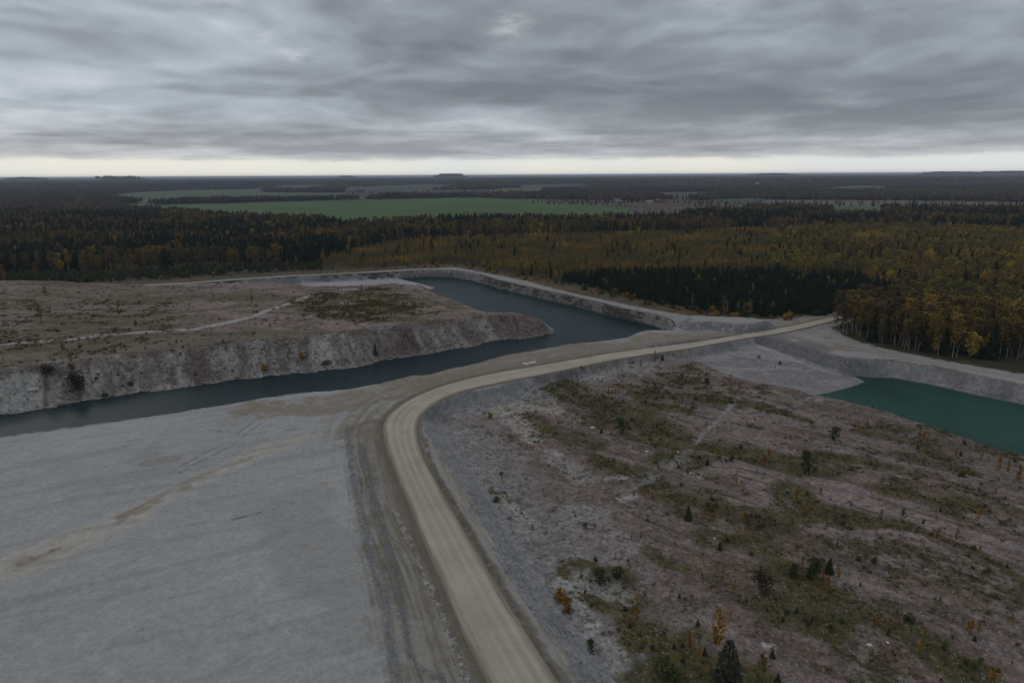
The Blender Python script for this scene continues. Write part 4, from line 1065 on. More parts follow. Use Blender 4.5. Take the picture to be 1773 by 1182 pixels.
fx, fy = jitter(2.7, 255, 1300)
ppx, ppy, _ = proj(fx, fy)
front = np.interp(ppx, FE[:, 0], FE[:, 1]); inF = ppy < front + (fbm(fx, fy, 9, 2, 700) - .5) * 4
roadd = seg_dist(fx, fy, road_c[::10, :2])[0] > 8
inF &= roadd & ~in_field(fx, fy)
fx, fy, ppx, ppy, front = fx[inF], fy[inF], ppx[inF], ppy[inF], front[inF]
u = RNG.random(len(fx)); nA = fbm(fx, fy, 60, 3, 701); nB = fbm(fx, fy, 25, 2, 702)
zoneA = inside(ppx, ppy, ZA)
wY = fy
low = np.interp(ppx, [500, 620, 700, 900, 1200, 1300, 1400, 1600, 1773, 2400], [470, 437, 420, 414, 408, 403, 400, 402, 408, 430])   # the mature belt starts above this line
frontC = (ppx > 1440) & (ppy > np.interp(ppx, [1440, 1500, 1600, 1773, 2400], [544, 548, 560, 585, 680]))
zoneC = frontC
zoneB = ~zoneA & ~zoneC & (ppy > low) & (ppx > 560)
mature = ~zoneA & ~zoneC & ~zoneB
depth = front - ppy
shr = mature & (ppx < 620) & (depth < np.interp(ppx, [-400, 0, 300, 600], [26, 22, 14, 10]))
# bushes in front of the wood on the left
m = shr & (u < .33); add('willow', fx[m], fy[m], RNG.uniform(2.2, 4.6, m.sum()))
m = shr & (u > .985); add('birch', fx[m], fy[m], RNG.uniform(8, 12, m.sum()))
mature &= ~shr
m = zoneA & (u < .62); add('yspruce', fx[m], fy[m], RNG.uniform(4.5, 8.2, m.sum()) * (.8 + .4 * nB[m]))
m = zoneA & (u > .975); add('ybirch', fx[m], fy[m], RNG.uniform(6, 9, m.sum()))
m = zoneC & (u < .37); add('birch', fx[m], fy[m], RNG.uniform(12.5, 18, m.sum()))
m = zoneC & (u > .965); add('spruce', fx[m], fy[m], RNG.uniform(8, 15, m.sum()))
m = zoneC & (u > .86) & (u < .92); add('ybirch', fx[m], fy[m], RNG.uniform(4, 9, m.sum())); m = zoneC & (u > .55) & (u < .62); add('willow', fx[m], fy[m], RNG.uniform(1.5, 3.2, m.sum()))
hB = np.interp(ppx, [600, 900, 1300, 1500, 1773], [6.5, 7.5, 8.5, 10, 11])
zr = zoneB & (ppx > 1330 + 90 * (nA - .5)); ga = smooth(.35, .62, nB)
m = zr & (u > .62) & (u < .62 + .11 * ga); add('aspen', fx[m], fy[m], RNG.uniform(8, 13.5, m.sum()))
m = zr & (u > .75) & (u < .75 + .035 * (nA > .56)); add('spruce', fx[m], fy[m], RNG.uniform(8, 14, m.sum()))
m = (zoneC | mature) & (u > .80) & (u < .815); add('aspen', fx[m], fy[m], RNG.uniform(9, 15, m.sum()))
zB_den = .60 * (1 - .75 * zr * smooth(.45, .6, nA)) * smooth(.18, .32, fbm(fx, fy, 14, 2, 733))
m = zoneB & (u < zB_den); add('ybirch', fx[m], fy[m], (hB * RNG.uniform(.75, 1.2, len(fx)))[m])
m = zoneB & (u > .985) & (nA > .45); add('spruce', fx[m], fy[m], RNG.uniform(8, 13, m.sum()))
m = zoneB & (u > .93) & (u < .96) & (ppx > 1380); add('birch', fx[m], fy[m], RNG.uniform(10, 14, m.sum()))
near_m = mature & (fy < 1300)
con = smooth(.42, .58, nA) * .75 + .12
v = RNG.random(len(fx))
m = near_m & (u < .17) & (v < con); add('spruce', fx[m], fy[m], RNG.uniform(11, 19, m.sum()))
m = near_m & (u < .15) & (v >= con); add('birch', fx[m], fy[m], RNG.uniform(11, 17, m.sum()))
m = near_m & (u > .985); add('pine', fx[m], fy[m], RNG.uniform(11, 17, m.sum()))
m = near_m & (u > .93) & (u < .96); add('ybirch', fx[m], fy[m], RNG.uniform(5, 9, m.sum()))
# scattered bushes on the open strip beyond the rim
bx, by = jitter(4.0, 330, 620); bpx, bpy_, _ = proj(bx, by)
fr = np.interp(bpx, FE[:, 0], FE[:, 1]); rimy = np.interp(bpx, [p[0] for p in RIMTOP], [p[1] for p in RIMTOP])
m = (bpy_ > fr) & (bpy_ < rimy - 5) & (bpx > 250) & (bpx < 1330) & (RNG.random(len(bx)) < .10 + .25 * (fbm(bx, by, 20, 2, 9) > .5))
add('willow', bx[m], by[m], RNG.uniform(.9, 2.4, m.sum()))
forest = {k: np.vstack(v) for k, v in forest.items()}
for k, v in forest.items(): print(k, len(v))
KIND = {'birch': (birch, 'birch tree'), 'spruce': (spruce, 'spruce tree'), 'pine': (pinet, 'pine tree'), 'ybirch': (ybirch, 'young birch'), 'yspruce': (yspruce, 'young spruce'), 'aspen': (aspen, 'aspen tree'), 'willow': (willow, 'willow shrub')}
STUFF = {'aspen': ('aspen_wood', 'gold and olive aspens massed in the forest'), 'birch': ('birch_wood', 'bare topped autumn birches massed in the forest'), 'spruce': ('spruce_wood', 'dark spruces massed in the forest'), 'pine': ('pine_wood', 'pines massed in the forest'),
         'ybirch': ('young_birch_stand', 'ochre young birches in dense stands'), 'yspruce': ('young_spruce_stand', 'dense dark green plantation of young spruces'), 'willow': ('willow_thicket', 'low green willow thicket along the forest edge')}


def where_label(kind, px, py, h, d):
    """one honest wording for each place a kind of tree stands in"""
    if kind == 'birch':
        if px > 1440 and d > 0 and py > 540: return ('tall birch with thin white trunk and rusty crown in the stand above the green pond', 'tall birches above the green pond')
        if px < 620: return ('brown autumn birch in the mixed forest left beyond the spoil heap', 'brown birches of the left forest')
        return ('brown autumn birch among the woods beyond the young birch stand', 'brown birches of the middle forest')
    if kind == 'spruce':
        if px < 620: return ('dark pointed spruce in the mixed forest left beyond the spoil heap', 'dark spruces of the left forest')
        if px > 1440 and py > 480: return ('dark spruce rising among the birches above the green pond', 'spruces among the pond birches')
        return ('dark pointed spruce in the woods right of the left forest', 'dark spruces of the middle forest')
    if kind == 'aspen':
        if px < 900: return ('round gold and olive aspen among the dark left woods', 'aspens of the left woods')
        return ('round gold and olive aspen in the mixed forest on the right', 'aspens of the right forest')
    if kind == 'willow' and px > 1440: return ('low green bush under the white trunked birches above the pond', 'undergrowth of the pond birches')
    if kind == 'pine': return ('round topped dark green pine standing in the mature forest', 'pines of the forest')
    if kind == 'ybirch':
        if px > 1440: return ('slim ochre young birch behind the white trunked birches', 'young birches right of the spruce plantation')
        return ('slim ochre young birch in the stand behind the quarry rim track', 'young birches behind the quarry rim')
    if kind == 'yspruce': return ('small dark green spruce in the dense plantation beside the haul road end', 'young spruces of the plantation')
    if px < 700: return ('low green willow bush at the foot of the forest, left of the lake', 'willow bushes left of the lake')
    return ('small bush on the rough brown strip between rim track and trees', 'bushes on the rough strip')


for kind, arr in forest.items():
    pl, cat = KIND[kind]; z = height_at(arr[:, 0], arr[:, 1])
    qx, qy, f = proj(arr[:, 0], arr[:, 1], z)
    vis = (qx > -10) & (qx < 1783); size = np.where(vis, arr[:, 2] / f, 0)
    front_ = np.interp(qx, FE[:, 0], FE[:, 1])
    score = size * (1.6 - np.clip((front_ - qy) / 14, 0, 1)) if kind in ('birch', 'yspruce', 'ybirch') else size
    order = np.argsort(-score); NI = min(300, int(vis.sum())); ind, rest = order[:NI], order[NI:]
    rz = RNG.random(len(arr)) * 6.283; kk = RNG.integers(0, len(pl.var), len(arr))
    for j in ind:
        lb_, gr = where_label(kind, qx[j], qy[j], arr[j, 2], 1)
        pl.place(arr[j, 0], arr[j, 1], z[j] - .1, arr[j, 2], rz[j], kk[j], lb_, cat, gr, split=(kind in ('birch', 'ybirch') or f[j] < 420))
    if len(rest): scatter(STUFF[kind][0], STUFF[kind][1], np.c_[arr[rest, :2], z[rest] - .1], arr[rest, 2], rz[rest], kk[rest], [v_[2] for v_ in pl.var])

# ---------------------------------------------------------------- far woods: groves of small crowns out to the skyline
def grove(rng, size, n, hmin, hmax, con):
    parts = []; tint = []; mi = []
    for i in range(n):
        x, y = rng.uniform(-size / 2, size / 2, 2); h = rng.uniform(hmin, hmax); iscon = rng.random() < con
        r = h * (.17 if iscon else .24) * rng.uniform(.8, 1.25); sides = 6; a = np.arange(sides) * 6.283 / sides + rng.random()
        lv = [(0, .5), (.35, 1.0), (.72, .72), (1.0, .12)] if not iscon else [(0, 1.0), (.3, .82), (.65, .45), (1.0, .03)]
        V = np.vstack([np.stack([x + np.cos(a) * r * q * rng.uniform(.75, 1.25, sides), y + np.sin(a) * r * q * rng.uniform(.75, 1.25, sides), np.full(sides, h * (.18 + .82 * t)) + rng.uniform(-.04, .04, sides) * h], -1) for t, q in lv])
        Fc = []
        for k in range(3):
            for j in range(sides): Fc.append([k * sides + j, k * sides + (j + 1) % sides, (k + 1) * sides + (j + 1) % sides, (k + 1) * sides + j])
        parts.append((V, np.array(Fc))); tint.append(np.full(len(Fc), 0.0) + rng.random() * .8 + rng.uniform(0, .2, len(Fc))); mi.append(np.full(len(Fc), 0 if iscon else 1))
    V, F = merge(parts); me = mesh_np('grove', V, F, [FM_spruce_far, FM_birch_far], {'tint': ('FLOAT', 'FACE', np.concatenate(tint))}, False, np.concatenate(mi))
    return bpy.data.objects.new('grove pattern', me)


FM_spruce_far = foliage_mat('far spruce crowns', [(.0, (.016, .021, .021)), (.5, (.022, .028, .026)), (1, (.034, .038, .030))], 1.4)
FM_birch_far = foliage_mat('far birch crowns', [(.0, (.036, .031, .028)), (.45, (.050, .040, .031)), (.75, (.068, .050, .030)), (.94, (.10, .072, .030)), (1, (.15, .11, .03))], 1.6, .25)
gr_ = [grove(np.random.default_rng(900 + i), 52, 46, 9, 17, c) for i, c in enumerate((.85, .8, .45, .5, .15, .1))]


def far_woods(name, label, y0, y1, cell, sc):
    x, y = jitter(cell, y0, y1, .35); m = np.hypot(x, y) > y0
    m &= ~in_field(x, y)
    # keep the crowns of a grove off the field next to it
    for dx, dy in ((1, 0), (-1, 0), (0, 1), (0, -1)): m &= ~in_field(x + dx * cell * .42, y + dy * cell * .42)
    open_ = fbm(x, y, 1500, 3, 811) > .64
    m &= ~(open_ & (y > 2300)); x, y = x[m], y[m]
    nz = fbm(x, y, 500, 3, 821); k = np.clip(((nz - .38) / .26 * 6 + RNG.normal(size=len(x)) * .9), 0, 5).astype(int)
    z = height_at(x, y)
    scatter(name, label, np.c_[x, y, z], np.full(len(x), sc) * RNG.uniform(.85, 1.15, len(x)), RNG.integers(0, 4, len(x)) * 1.5708, k, gr_)
    print(name, len(x))


far_woods('distant_wood', 'dark mixed woods around the fields', 1290, 4300, 46, 1.0)
far_woods('horizon_forest', 'bluish forest stretching to the horizon', 4300, 16000, 120, 2.2 * 1.0)
# wood belts and tree rows beside the fields
BELTS = [([(925, 352.5), (1000, 353.5), (1085, 355.5)], 30, 9), ([(1085, 351), (1180, 351.5), (1300, 354)], 25, 9), ([(1200, 357.5), (1290, 358.5), (1400, 357)], 50, 11), ([(600, 336), (760, 334), (900, 332)], 40, 11), ([(1320, 345.5), (1560, 346.5), (1790, 349)], 60, 13), ([(1340, 356), (1560, 357), (1790, 359)], 50, 12), ([(165, 355), (300, 350.5), (450, 347), (600, 343.5), (830, 340.5)], 60, 12), ([(940, 349), (1000, 350), (1085, 352)], 60, 11), ([(460, 332), (560, 333), (640, 331)], 70, 12), ([(1100, 345), (1140, 343), (1200, 346)], 60, 12)]
bp = []
for pts, wd, h in BELTS:
    c = resample(PL(pts), 18)
    for p in c:
        for _ in range(3): bp.append((p[0] + RNG.normal() * wd * .2, p[1] + RNG.normal() * wd * .5, h))
bp = np.array(bp); kk = RNG.integers(0, 5, len(bp))
BLT = [v_[2] for v_ in spruce.var[:3]] + [v_[2] for v_ in birch.var[:2]]
c = resample(PL([(940, 348), (1000, 353.5), (1080, 359), (1150, 364.3), (1200, 366)]), 7); hedge = np.c_[c + RNG.normal(size=c.shape) * 2, np.full(len(c), 3.)]
add_ = np.vstack([bp, hedge]); kk = np.r_[kk, np.full(len(hedge), 5)]
scatter('shelter_belt', 'dark belts of trees and a hedge between the fields', np.c_[add_[:, :2], height_at(add_[:, 0], add_[:, 1])], add_[:, 2] * RNG.uniform(.75, 1.2, len(add_)), RNG.random(len(add_)) * 6.28, kk, BLT + [willow.var[0][2]])

# bright broadleaved trees one can pick out
for i, (px, py, h, wd, lb_) in enumerate([(1600, 592, 20, .80, 'largest golden maple, highest above the white trunks'), (1567, 591, 18, .72, 'golden maple just left of the largest one at the birch edge'),
                                         (1548, 500, 11, .8, 'yellow tree behind the right end of the dark spruce plantation'), (1622, 512, 11, .9, 'pale yellow tree left of a dark spruce clump, deep in the right forest'),
                                         (1510, 470, 10, .6, 'slim yellow tree behind the plantation, centre of its skyline'), (1392, 490, 9, .5, 'lone orange tree inside the dark spruce plantation'),
                                         (100, 425, 13, .7, 'yellow tree in the dark left forest, nearest the frame edge'), (188, 430, 12, .7, 'small yellow tree among dark spruces of the left forest'), (247, 415, 15, .8, 'broad ochre tree in the middle of the left forest'),
                                         (1700, 505, 12, .8, 'ochre tree far right beyond the golden maples')]):
    p = P(px, py); broad.place(p[0], p[1], 0, h, i * 1.3, i, lb_, 'maple tree', None, wd)
# the slim birch and the post at the end of the road
p = P(1446, 574.5); birch.place(p[0], p[1], 0, 11, 0, 2, 'lone white birch trunk standing left of the others beside the haul road end', 'birch tree', None, .6)

# ---------------------------------------------------------------- saplings, bushes of the heaps
H_ = []
PM = {'d': (dspruce, 'spruce sapling'), 'o': (sapling, 'birch sapling'), 'l': (sap_olive, 'birch sapling'), 's': (sspruce, 'spruce sapling'), 'g': (bush, 'bush'), 'b': (bushb, 'shrub'), 'r': (busho, 'bush')}
# kind, base x, base y, height in photo pixels, width factor, label
ITEMS = [
    ('o', 1241, 1128, 64, .95, 'tallest orange birch sapling, above the dark spruce at the bottom edge'), ('d', 1258, 1188, 64, .95, 'biggest grey-dark spruce, cut by the bottom edge below the tallest orange birch'),
    ('l', 1316, 1194, 52, .9, 'ochre conical birch sapling on the bottom edge right of the big spruce'), ('s', 1345, 1192, 28, 1.0, 'small spruce right beside the ochre birch at the bottom edge'),
    ('o', 1193, 1127, 30, .8, 'orange birch sapling left of the tallest orange birch'), ('o', 1209, 1152, 28, .75, 'thin orange birch sapling with bare stem just left of the big dark spruce'),
    ('o', 1103, 1074, 24, 1.1, 'bright orange round-topped sapling near the foot of the road slope'), ('s', 1337, 1139, 17, 1.1, 'small dark spruce beside a white stony spot, right of the bottom spruce'),
    ('s', 1208, 1083, 12, 1.1, 'tiny green spruce alone above the orange saplings'), ('s', 1167, 1122, 13, 1.1, 'tiny green spruce left of the orange sapling pair'), ('s', 1220, 1134, 14, 1.0, 'small spruce between two orange saplings'),
    ('g', 1153, 1168, 30, 1.2, 'wide dark green bush left of the big spruce at the bottom'), ('g', 1037, 1011, 28, 1.0, 'round green bush by the road slope, left of a pair'), ('g', 1070, 1002, 22, 1.0, 'olive green bush by the road slope, right of a pair'),
    ('o', 1431, 1024, 24, 1.2, 'yellow-orange sapling in front of the dark thicket'), ('b', 1318, 1023, 27, 1.0, 'dark brown leafless shrub on bare pink spoil left of the thicket'), ('g', 1408, 1003, 36, .8, 'tall olive bush in the middle of the dark thicket'),
    ('s', 1373, 997, 22, 1.3, 'blue-green spruce on the left side of the thicket'), ('s', 1435, 993, 30, 1.0, 'dark spruce at the back of the thicket'), ('o', 1358, 992, 14, 1., 'small orange sapling left of the thicket'), ('o', 1451, 1003, 18, .9, 'orange sapling on the right flank of the thicket'),
    ('o', 1286, 910, 14, 1.2, 'orange sapling, left of two on the bare ridge'), ('o', 1303, 908, 16, 1.1, 'orange sapling, right of two on the bare ridge'), ('o', 1339, 901, 12, 1., 'small faded orange sapling right of the pair on the ridge'),
    ('l', 1279, 938, 27, .9, 'narrow olive and orange sapling below the ridge pair'), ('s', 1246, 952, 16, 1.1, 'dark little spruce left of the narrow olive sapling'),
    ('o', 1378, 873, 25, 1., 'tall orange sapling, left of the group of three on dark moss'), ('o', 1397, 880, 17, .9, 'orange sapling lowest in the group of three on dark moss'), ('o', 1391, 865, 18, .9, 'orange sapling at the back of the group of three on dark moss'),
    ('s', 1191, 900, 30, .95, 'green spruce standing on its own in the middle of the heap'), ('g', 1393, 820, 42, .5, 'tallest dark green bush in the middle of the right heap'), ('o', 1329, 806, 28, .9, 'bright orange conical sapling in the row above the moss'),
    ('o', 1318, 804, 20, .9, 'orange sapling touching the brightest one in the row'), ('o', 1366, 806, 20, .9, 'orange sapling just left of the tallest dark bush'), ('o', 1240, 789, 15, .9, 'orange sapling at the left end of the row near the footpath'),
    ('o', 1248, 791, 10, .9, 'short orange sapling beside the one at the left end of the row'), ('o', 1266, 785, 14, 1., 'orange sapling standing over a dark green bush in the row'), ('g', 1267, 798, 12, 1.1, 'low dark green bush under an orange sapling in the row'),
    ('s', 1225, 804, 14, 1.1, 'dark spruce sapling just right of the pale footpath'), ('g', 1445, 763, 25, .75, 'round grey-green bush alone on bare spoil below the pond'), ('o', 1486, 748, 17, 1.1, 'yellow sapling, left of a close pair below the pond'),
    ('o', 1500, 748, 19, 1., 'yellow sapling, right of a close pair below the pond'), ('o', 1599, 766, 18, 1.2, 'orange-yellow sapling above dark scrub near the pond edge'), ('l', 1591, 762, 15, 1.2, 'olive sapling left of the orange-yellow one near the pond edge'),
    ('o', 1655, 791, 16, .9, 'orange sapling next to a small dark spruce by the pond'), ('s', 1663, 789, 11, 1., 'small dark spruce next to an orange sapling by the pond'), ('g', 1669, 769, 7, 1.2, 'dark shrub right on the pond edge'),
    ('o', 1727, 824, 29, .8, 'tall orange sapling, left of three at the right frame edge'), ('o', 1744, 821, 22, .7, 'thin orange sapling, middle of three at the right frame edge'), ('o', 1761, 839, 30, .8, 'tall orange sapling, nearest of three at the right frame edge'),
    ('l', 1561, 911, 28, .8, 'ochre conical sapling standing on the mossy line'), ('l', 1524, 902, 18, .8, 'faded ochre sapling left of the conical one on the mossy line'), ('o', 1655, 939, 23, .7, 'slim orange sapling at the bend of the mossy line'),
    ('o', 1693, 903, 20, 1.1, 'yellow sapling with loose crown on the pink spoil, far right'), ('s', 1628, 886, 9, 1.3, 'small dark spruce alone on bare pink spoil'), ('g', 1514, 975, 12, .9, 'small green bush on bare spoil below the mossy line'),
    ('l', 1626, 1053, 17, .8, 'yellow-green sapling on the lower right slope'), ('o', 1678, 1107, 28, .7, 'taller orange sapling of a pair at lower right'), ('o', 1693, 1098, 21, .7, 'shorter orange sapling of a pair at lower right'),
    ('s', 1687, 1110, 9, 1.4, 'small round spruce at the foot of the orange pair'), ('o', 1592, 1134, 25, .8, 'orange sapling over the dark scrub near the bottom right'), ('s', 1537, 1100, 13, .9, 'small spruce beside a pale stone, lower right'),
    ('g', 1574, 1078, 18, .8, 'dark green bush in a mossy hollow, lower right'), ('l', 1508, 1151, 23, .9, 'olive green young tree near the bottom, right of the middle'), ('o', 1718, 1184, 22, 1.3, 'yellow-orange sapling cut by the bottom edge, far right'),
    ('s', 1147, 624, 14, 1.0, 'dark spruce right beside the haul road'), ('o', 1127, 625, 11, .9, 'orange sapling, second from left in the row beside the haul road'), ('o', 1134, 623, 16, .7, 'tallest orange sapling in the row beside the haul road'),
    ('o', 1109, 637, 16, 1., 'orange sapling at the left end of the row beside the haul road'), ('o', 1210, 661, 16, .8, 'orange sapling beside a dark bush under the haul road'), ('g', 1224, 663, 11, 1.2, 'dark bush beside an orange sapling under the haul road'),
    ('l', 1279, 675, 14, .8, 'olive sapling at the upper end of the footpath'), ('g', 1074, 749, 29, .7, 'large dark green bush in the scrub nearest the road bend'), ('s', 1041, 750, 11, 1.3, 'small dark spruce left of the large green bush'),
    ('o', 990, 660, 17, .8, 'tallest orange sapling at the top of the road-bend scrub'), ('o', 968, 658, 12, .8, 'leftmost orange sapling of the road-bend scrub'), ('o', 978, 664, 13, .8, 'orange sapling second from left in the road-bend scrub'),
    ('o', 1010, 681, 16, .9, 'orange sapling in the centre of the road-bend scrub'), ('o', 1053, 691, 20, .8, 'large orange sapling right in the road-bend scrub'), ('o', 1065, 689, 17, .8, 'orange sapling touching the large one in the road-bend scrub'),
    ('o', 1034, 687, 13, .9, 'short orange sapling before the large one of the road-bend scrub'), ('l', 1000, 668, 14, 1., 'olive sapling among the orange ones of the road-bend scrub'), ('o', 1095, 722, 14, .8, 'orange sapling above the large dark green bush'),
    ('o', 1127, 728, 12, .9, 'orange sapling right of the road-bend scrub, lower of two'), ('o', 1152, 735, 14, .8, 'orange sapling halfway between scrub and footpath'), ('o', 1168, 703, 12, 1.2, 'orange sapling over a flat dark green mat'),
    ('r', 847, 716, 0, 0, ''), 
    ('s', 650, 614, 25, .75, 'lone dark spruce on the rubble slope of the left heap'), ('l', 208, 547, 22, .9, 'tallest olive sapling on top of the left heap'), ('l', 69, 556, 22, 1.1, 'dark olive sapling on the left heap near the frame edge'),
    ('b', 85, 652, 14, 1.4, 'dark brown round shrub on the left rubble slope'), ('l', 127, 646, 30, .9, 'tall rusty sapling at the top of the left rubble slope'), ('b', 130, 677, 26, 1.0, 'dark tangled shrub on the slope under the rusty sapling'),
    ('o', 110, 611, 24, .8, 'rusty sapling just below the pale track on the left heap'), ('l', 62, 602, 13, 1.3, 'yellow-green bush beside the pale track, far left'), ('r', 457, 643, 11, 1.1, 'orange bush at the foot of the pale chute on the left slope'),
    ('r', 523, 622, 10, 1.1, 'orange bush halfway up the left slope'), ('b', 565, 634, 9, 1.6, 'dark brown shrub low on the slope near the water'), ('g', 227, 670, 10, 1.1, 'small green bush on the left rubble slope'), ('g', 182, 690, 8, 1.3, 'green bush at the waterline of the left slope'),
    ('l', 626, 505, 14, .7, 'tall green plant at the edge of the pale pad by the lake'), ('l', 437, 525, 15, .9, 'olive sapling in the blurred middle of the left heap'), ('s', 235, 563, 11, .9, 'dark green sapling above the pale track'), ('l', 78, 510, 13, 1.6, 'green bush on the crest of the left heap'),
    ('r', 652, 664, 13, .9, 'orange-brown bush on the near shore, tallest of three'), ('r', 637, 666, 9, .9, 'orange-brown bush on the near shore, middle of three'), ('b', 620, 670, 7, 1.2, 'low brown bush on the near shore, leftmost of three'),
    ('g', 1350, 632, 8, .8, 'dark bush on the pale gravel fan'), ('l', 1342, 640, 9, .7, 'lone sapling on the pale gravel fan'), ('g', 1314, 621, 6, 1.2, 'low dark shrub on the upper gravel fan'),
    ('r', 848, 724, 9, 1.1, 'orange-green bush on the grey slope just right of the road bend'), ('g', 860, 868, 10, 1.4, 'low green bush at the foot of the road slope'), ('g', 1012, 912, 8, 1.3, 'low yellow-green bush on bare ground near the road slope'),
    ('r', 968, 1040, 18, .9, 'orange bush on the foot of the road slope'), ('r', 983, 1058, 20, .9, 'rust-coloured bush on the foot of the road slope, lower one'), ('g', 1022, 1130, 24, .6, 'yellow-green bush at the toe of the road slope near the bottom'),
    ('s', 903, 890, 8, 1.2, 'tiny spruce close to the road slope'), ('s', 1115, 850, 0, 0, ''), ('s', 1176, 1035, 10, 1.1, 'tiny green spruce above another one on bare pink ground'),
]
its = [t for t in ITEMS if t[3] > 0]
pts = hit([t[1] for t in its], [t[2] for t in its])
occupied = []
for i, (t, p) in enumerate(zip(its, pts)):
    pl, cat = PM[t[0]]; dist = math.sqrt(p[0] ** 2 + p[1] ** 2 + (HC - p[2]) ** 2); cosd = math.hypot(p[0], p[1]) / dist
    h = t[3] * dist / FPX / cosd / 1.02 * (.78 if t[0] in 'sg' else 1)
    pl.place(p[0], p[1], p[2] - .08, h, i * 2.399, i, t[5], cat, None, t[4]); occupied.append((p[0], p[1]))
occupied = np.array(occupied)

re_ = np.random.default_rng(404); ex_ = np.r_[re_.uniform(835, 1425, 90), re_.uniform(640, 835, 20)]
ey_ = np.interp(ex_, FE[:, 0], FE[:, 1]) + re_.uniform(-2.5, 7, len(ex_)); ep = P(ex_, ey_)
for q, xx in zip(ep, ex_):
    pl = busho if re_.random() < .62 else bush
    if np.hypot(*(road_c[::10, :2] - q).T).min() < 7: continue
    pl.place(q[0], q[1], 0, re_.uniform(1.0, 3.0), re_.random() * 6.28, int(re_.integers(0, 4)), 'orange-brown bush at the foot of the trees behind the rim track' if pl is busho else 'green bush at the foot of the trees behind the rim track', 'bush', 'orange bushes behind the rim track' if pl is busho else 'green bushes behind the rim track', re_.uniform(.9, 1.5), split=False)
# smaller plants of the same kinds, spread over the heaps
def veg_density(px, py):
    m = np.zeros(len(px))
    for q, r in VEG:
        q = np.array(q, float)
        d = seg_dist(px, py * 2.2, q * [1, 2.2])[0] if len(q) > 1 else 1e9
        m = np.maximum(m, np.exp(-(d / (r * 5)) ** 2))
    return m


def spread(n, region, dens_pow, seed):
    r = np.random.default_rng(seed); out = []
    while len(out) < n:
        px = r.uniform(*region[0], 400); py = r.uniform(*region[1], 400); k = veg_density(px, py)
        keep = r.random(400) < (.10 + .90 * k) * dens_pow
        for a, b in zip(px[keep], py[keep]): out.append((a, b))
    out = np.array(out[:n]); return hit(out[:, 0], out[:, 1])


def labels_ok(p):
    _, lb, _ = height(p[:, 0], p[:, 1], True); return lb


rr2 = np.random.default_rng(77)
for kind, n, hs, lb_, gr, seed in (('o', 125, (.7, 2.3), 'small orange birch seedling scattered on the reddish right heap', 'orange seedlings of the right heap', 1), ('l', 48, (.6, 1.9), 'small olive birch seedling scattered on the reddish right heap', 'olive seedlings of the right heap', 2),
                                   ('s', 60, (.4, 1.3), 'tiny dark spruce seedling scattered on the reddish right heap', 'spruce seedlings of the right heap', 3), ('g', 80, (.35, 1.0), 'low green shrub scattered on the reddish right heap', 'low shrubs of the right heap', 4), ('b', 50, (.35, .9), 'low dark brown shrub scattered on the reddish right heap', 'brown shrubs of the right heap', 5)):
    p = spread(int(n * 1.25), ((760, 1770), (625, 1180)), 1.0, seed); lb = labels_ok(p); p = p[lb == 3][:n]
    for i, q in enumerate(p):
        if np.hypot(*(occupied - q[:2]).T).min() < 1.2: continue
        pl, cat = PM[kind]; pl.place(q[0], q[1], q[2] - .04, rr2.uniform(*hs), rr2.random() * 6.28, int(rr2.integers(0, 9)), lb_, cat, gr, rr2.uniform(.8, 1.3) if kind != 'g' else rr2.uniform(.9, 1.5), split=q[1] < 200)
r3 = np.random.default_rng(5)
for kind, n, box, hs, lb_, gr in (('l', 26, (0, 480, 500, 600), (.7, 2.2), 'small olive sapling scattered on top of the left heap', 'olive saplings of the left heap'), ('g', 40, (0, 500, 520, 610), (.5, 1.3), 'low green shrub scattered on top of the left heap', 'green shrubs of the left heap'),
                                  ('b', 30, (0, 700, 590, 690), (.4, 1.0), 'low dark shrub scattered on the left rubble slope', 'dark shrubs of the left slope'), ('o', 14, (0, 700, 510, 660), (.5, 1.6), 'small orange sapling scattered on the left heap', 'orange saplings of the left heap'),):
    a = r3.uniform(box[0], box[1], n * 2); b = r3.uniform(box[2], box[3], n * 2); p = hit(a, b); p = p[(labels_ok(p) == 2) & (p[:, 2] > WZ + .4)][:n]
    for q in p:
        pl, cat = PM[kind]; pl.place(q[0], q[1], q[2] - .05, r3.uniform(*hs), r3.random() * 6.28, int(r3.integers(0, 9)), lb_, cat, gr, r3.uniform(.9, 1.6), split=False)

a = r3.uniform(515, 745, 1400); b = r3.uniform(498, 560, 1400); k_ = ((a - 628) / 108) ** 2 + ((b - 528) / 25) ** 2 + (vnoise(a / 22, b / 7, 5) - .5) * .9; a, b = a[k_ < 1], b[k_ < 1]; p = hit(a, b); p = p[(labels_ok(p) == 2) & (p[:, 2] > WZ + .4)]
scatter('birch_thicket', 'low ochre birch thicket on the left heap beside the lake', p - [0, 0, .05], r3.uniform(.6, 1.9, len(p)), r3.random(len(p)) * 6.28, r3.integers(0, 3, len(p)), [v_[2] for v_ in sap_olive.var])
p = spread(420, ((760, 1770), (625, 1180)), 1.0, 91); p = p[labels_ok(p) == 3]
scatter('seedlings', 'countless small birch seedlings on the right heap', p - [0, 0, .04], r3.uniform(.35, 1.1, len(p)), r3.random(len(p)) * 6.28, r3.integers(0, 5, len(p)), [v_[2] for v_ in sapling.var[:3]] + [v_[2] for v_ in sap_olive.var[:2]])
# ---------------------------------------------------------------- ground cover and rubble
def tuft(seed, mat, n=13):
    r = np.random.default_rng(seed); c = np.c_[r.normal(size=(n, 2)) * .55, r.random(n) * .28]; v, f = quads(c, .30, .45, r)
    return bpy.data.objects.new('tuft pattern', mesh_np('tuft', v, f, [mat], {'tint': ('FLOAT', 'FACE', r.random(n))}, False))


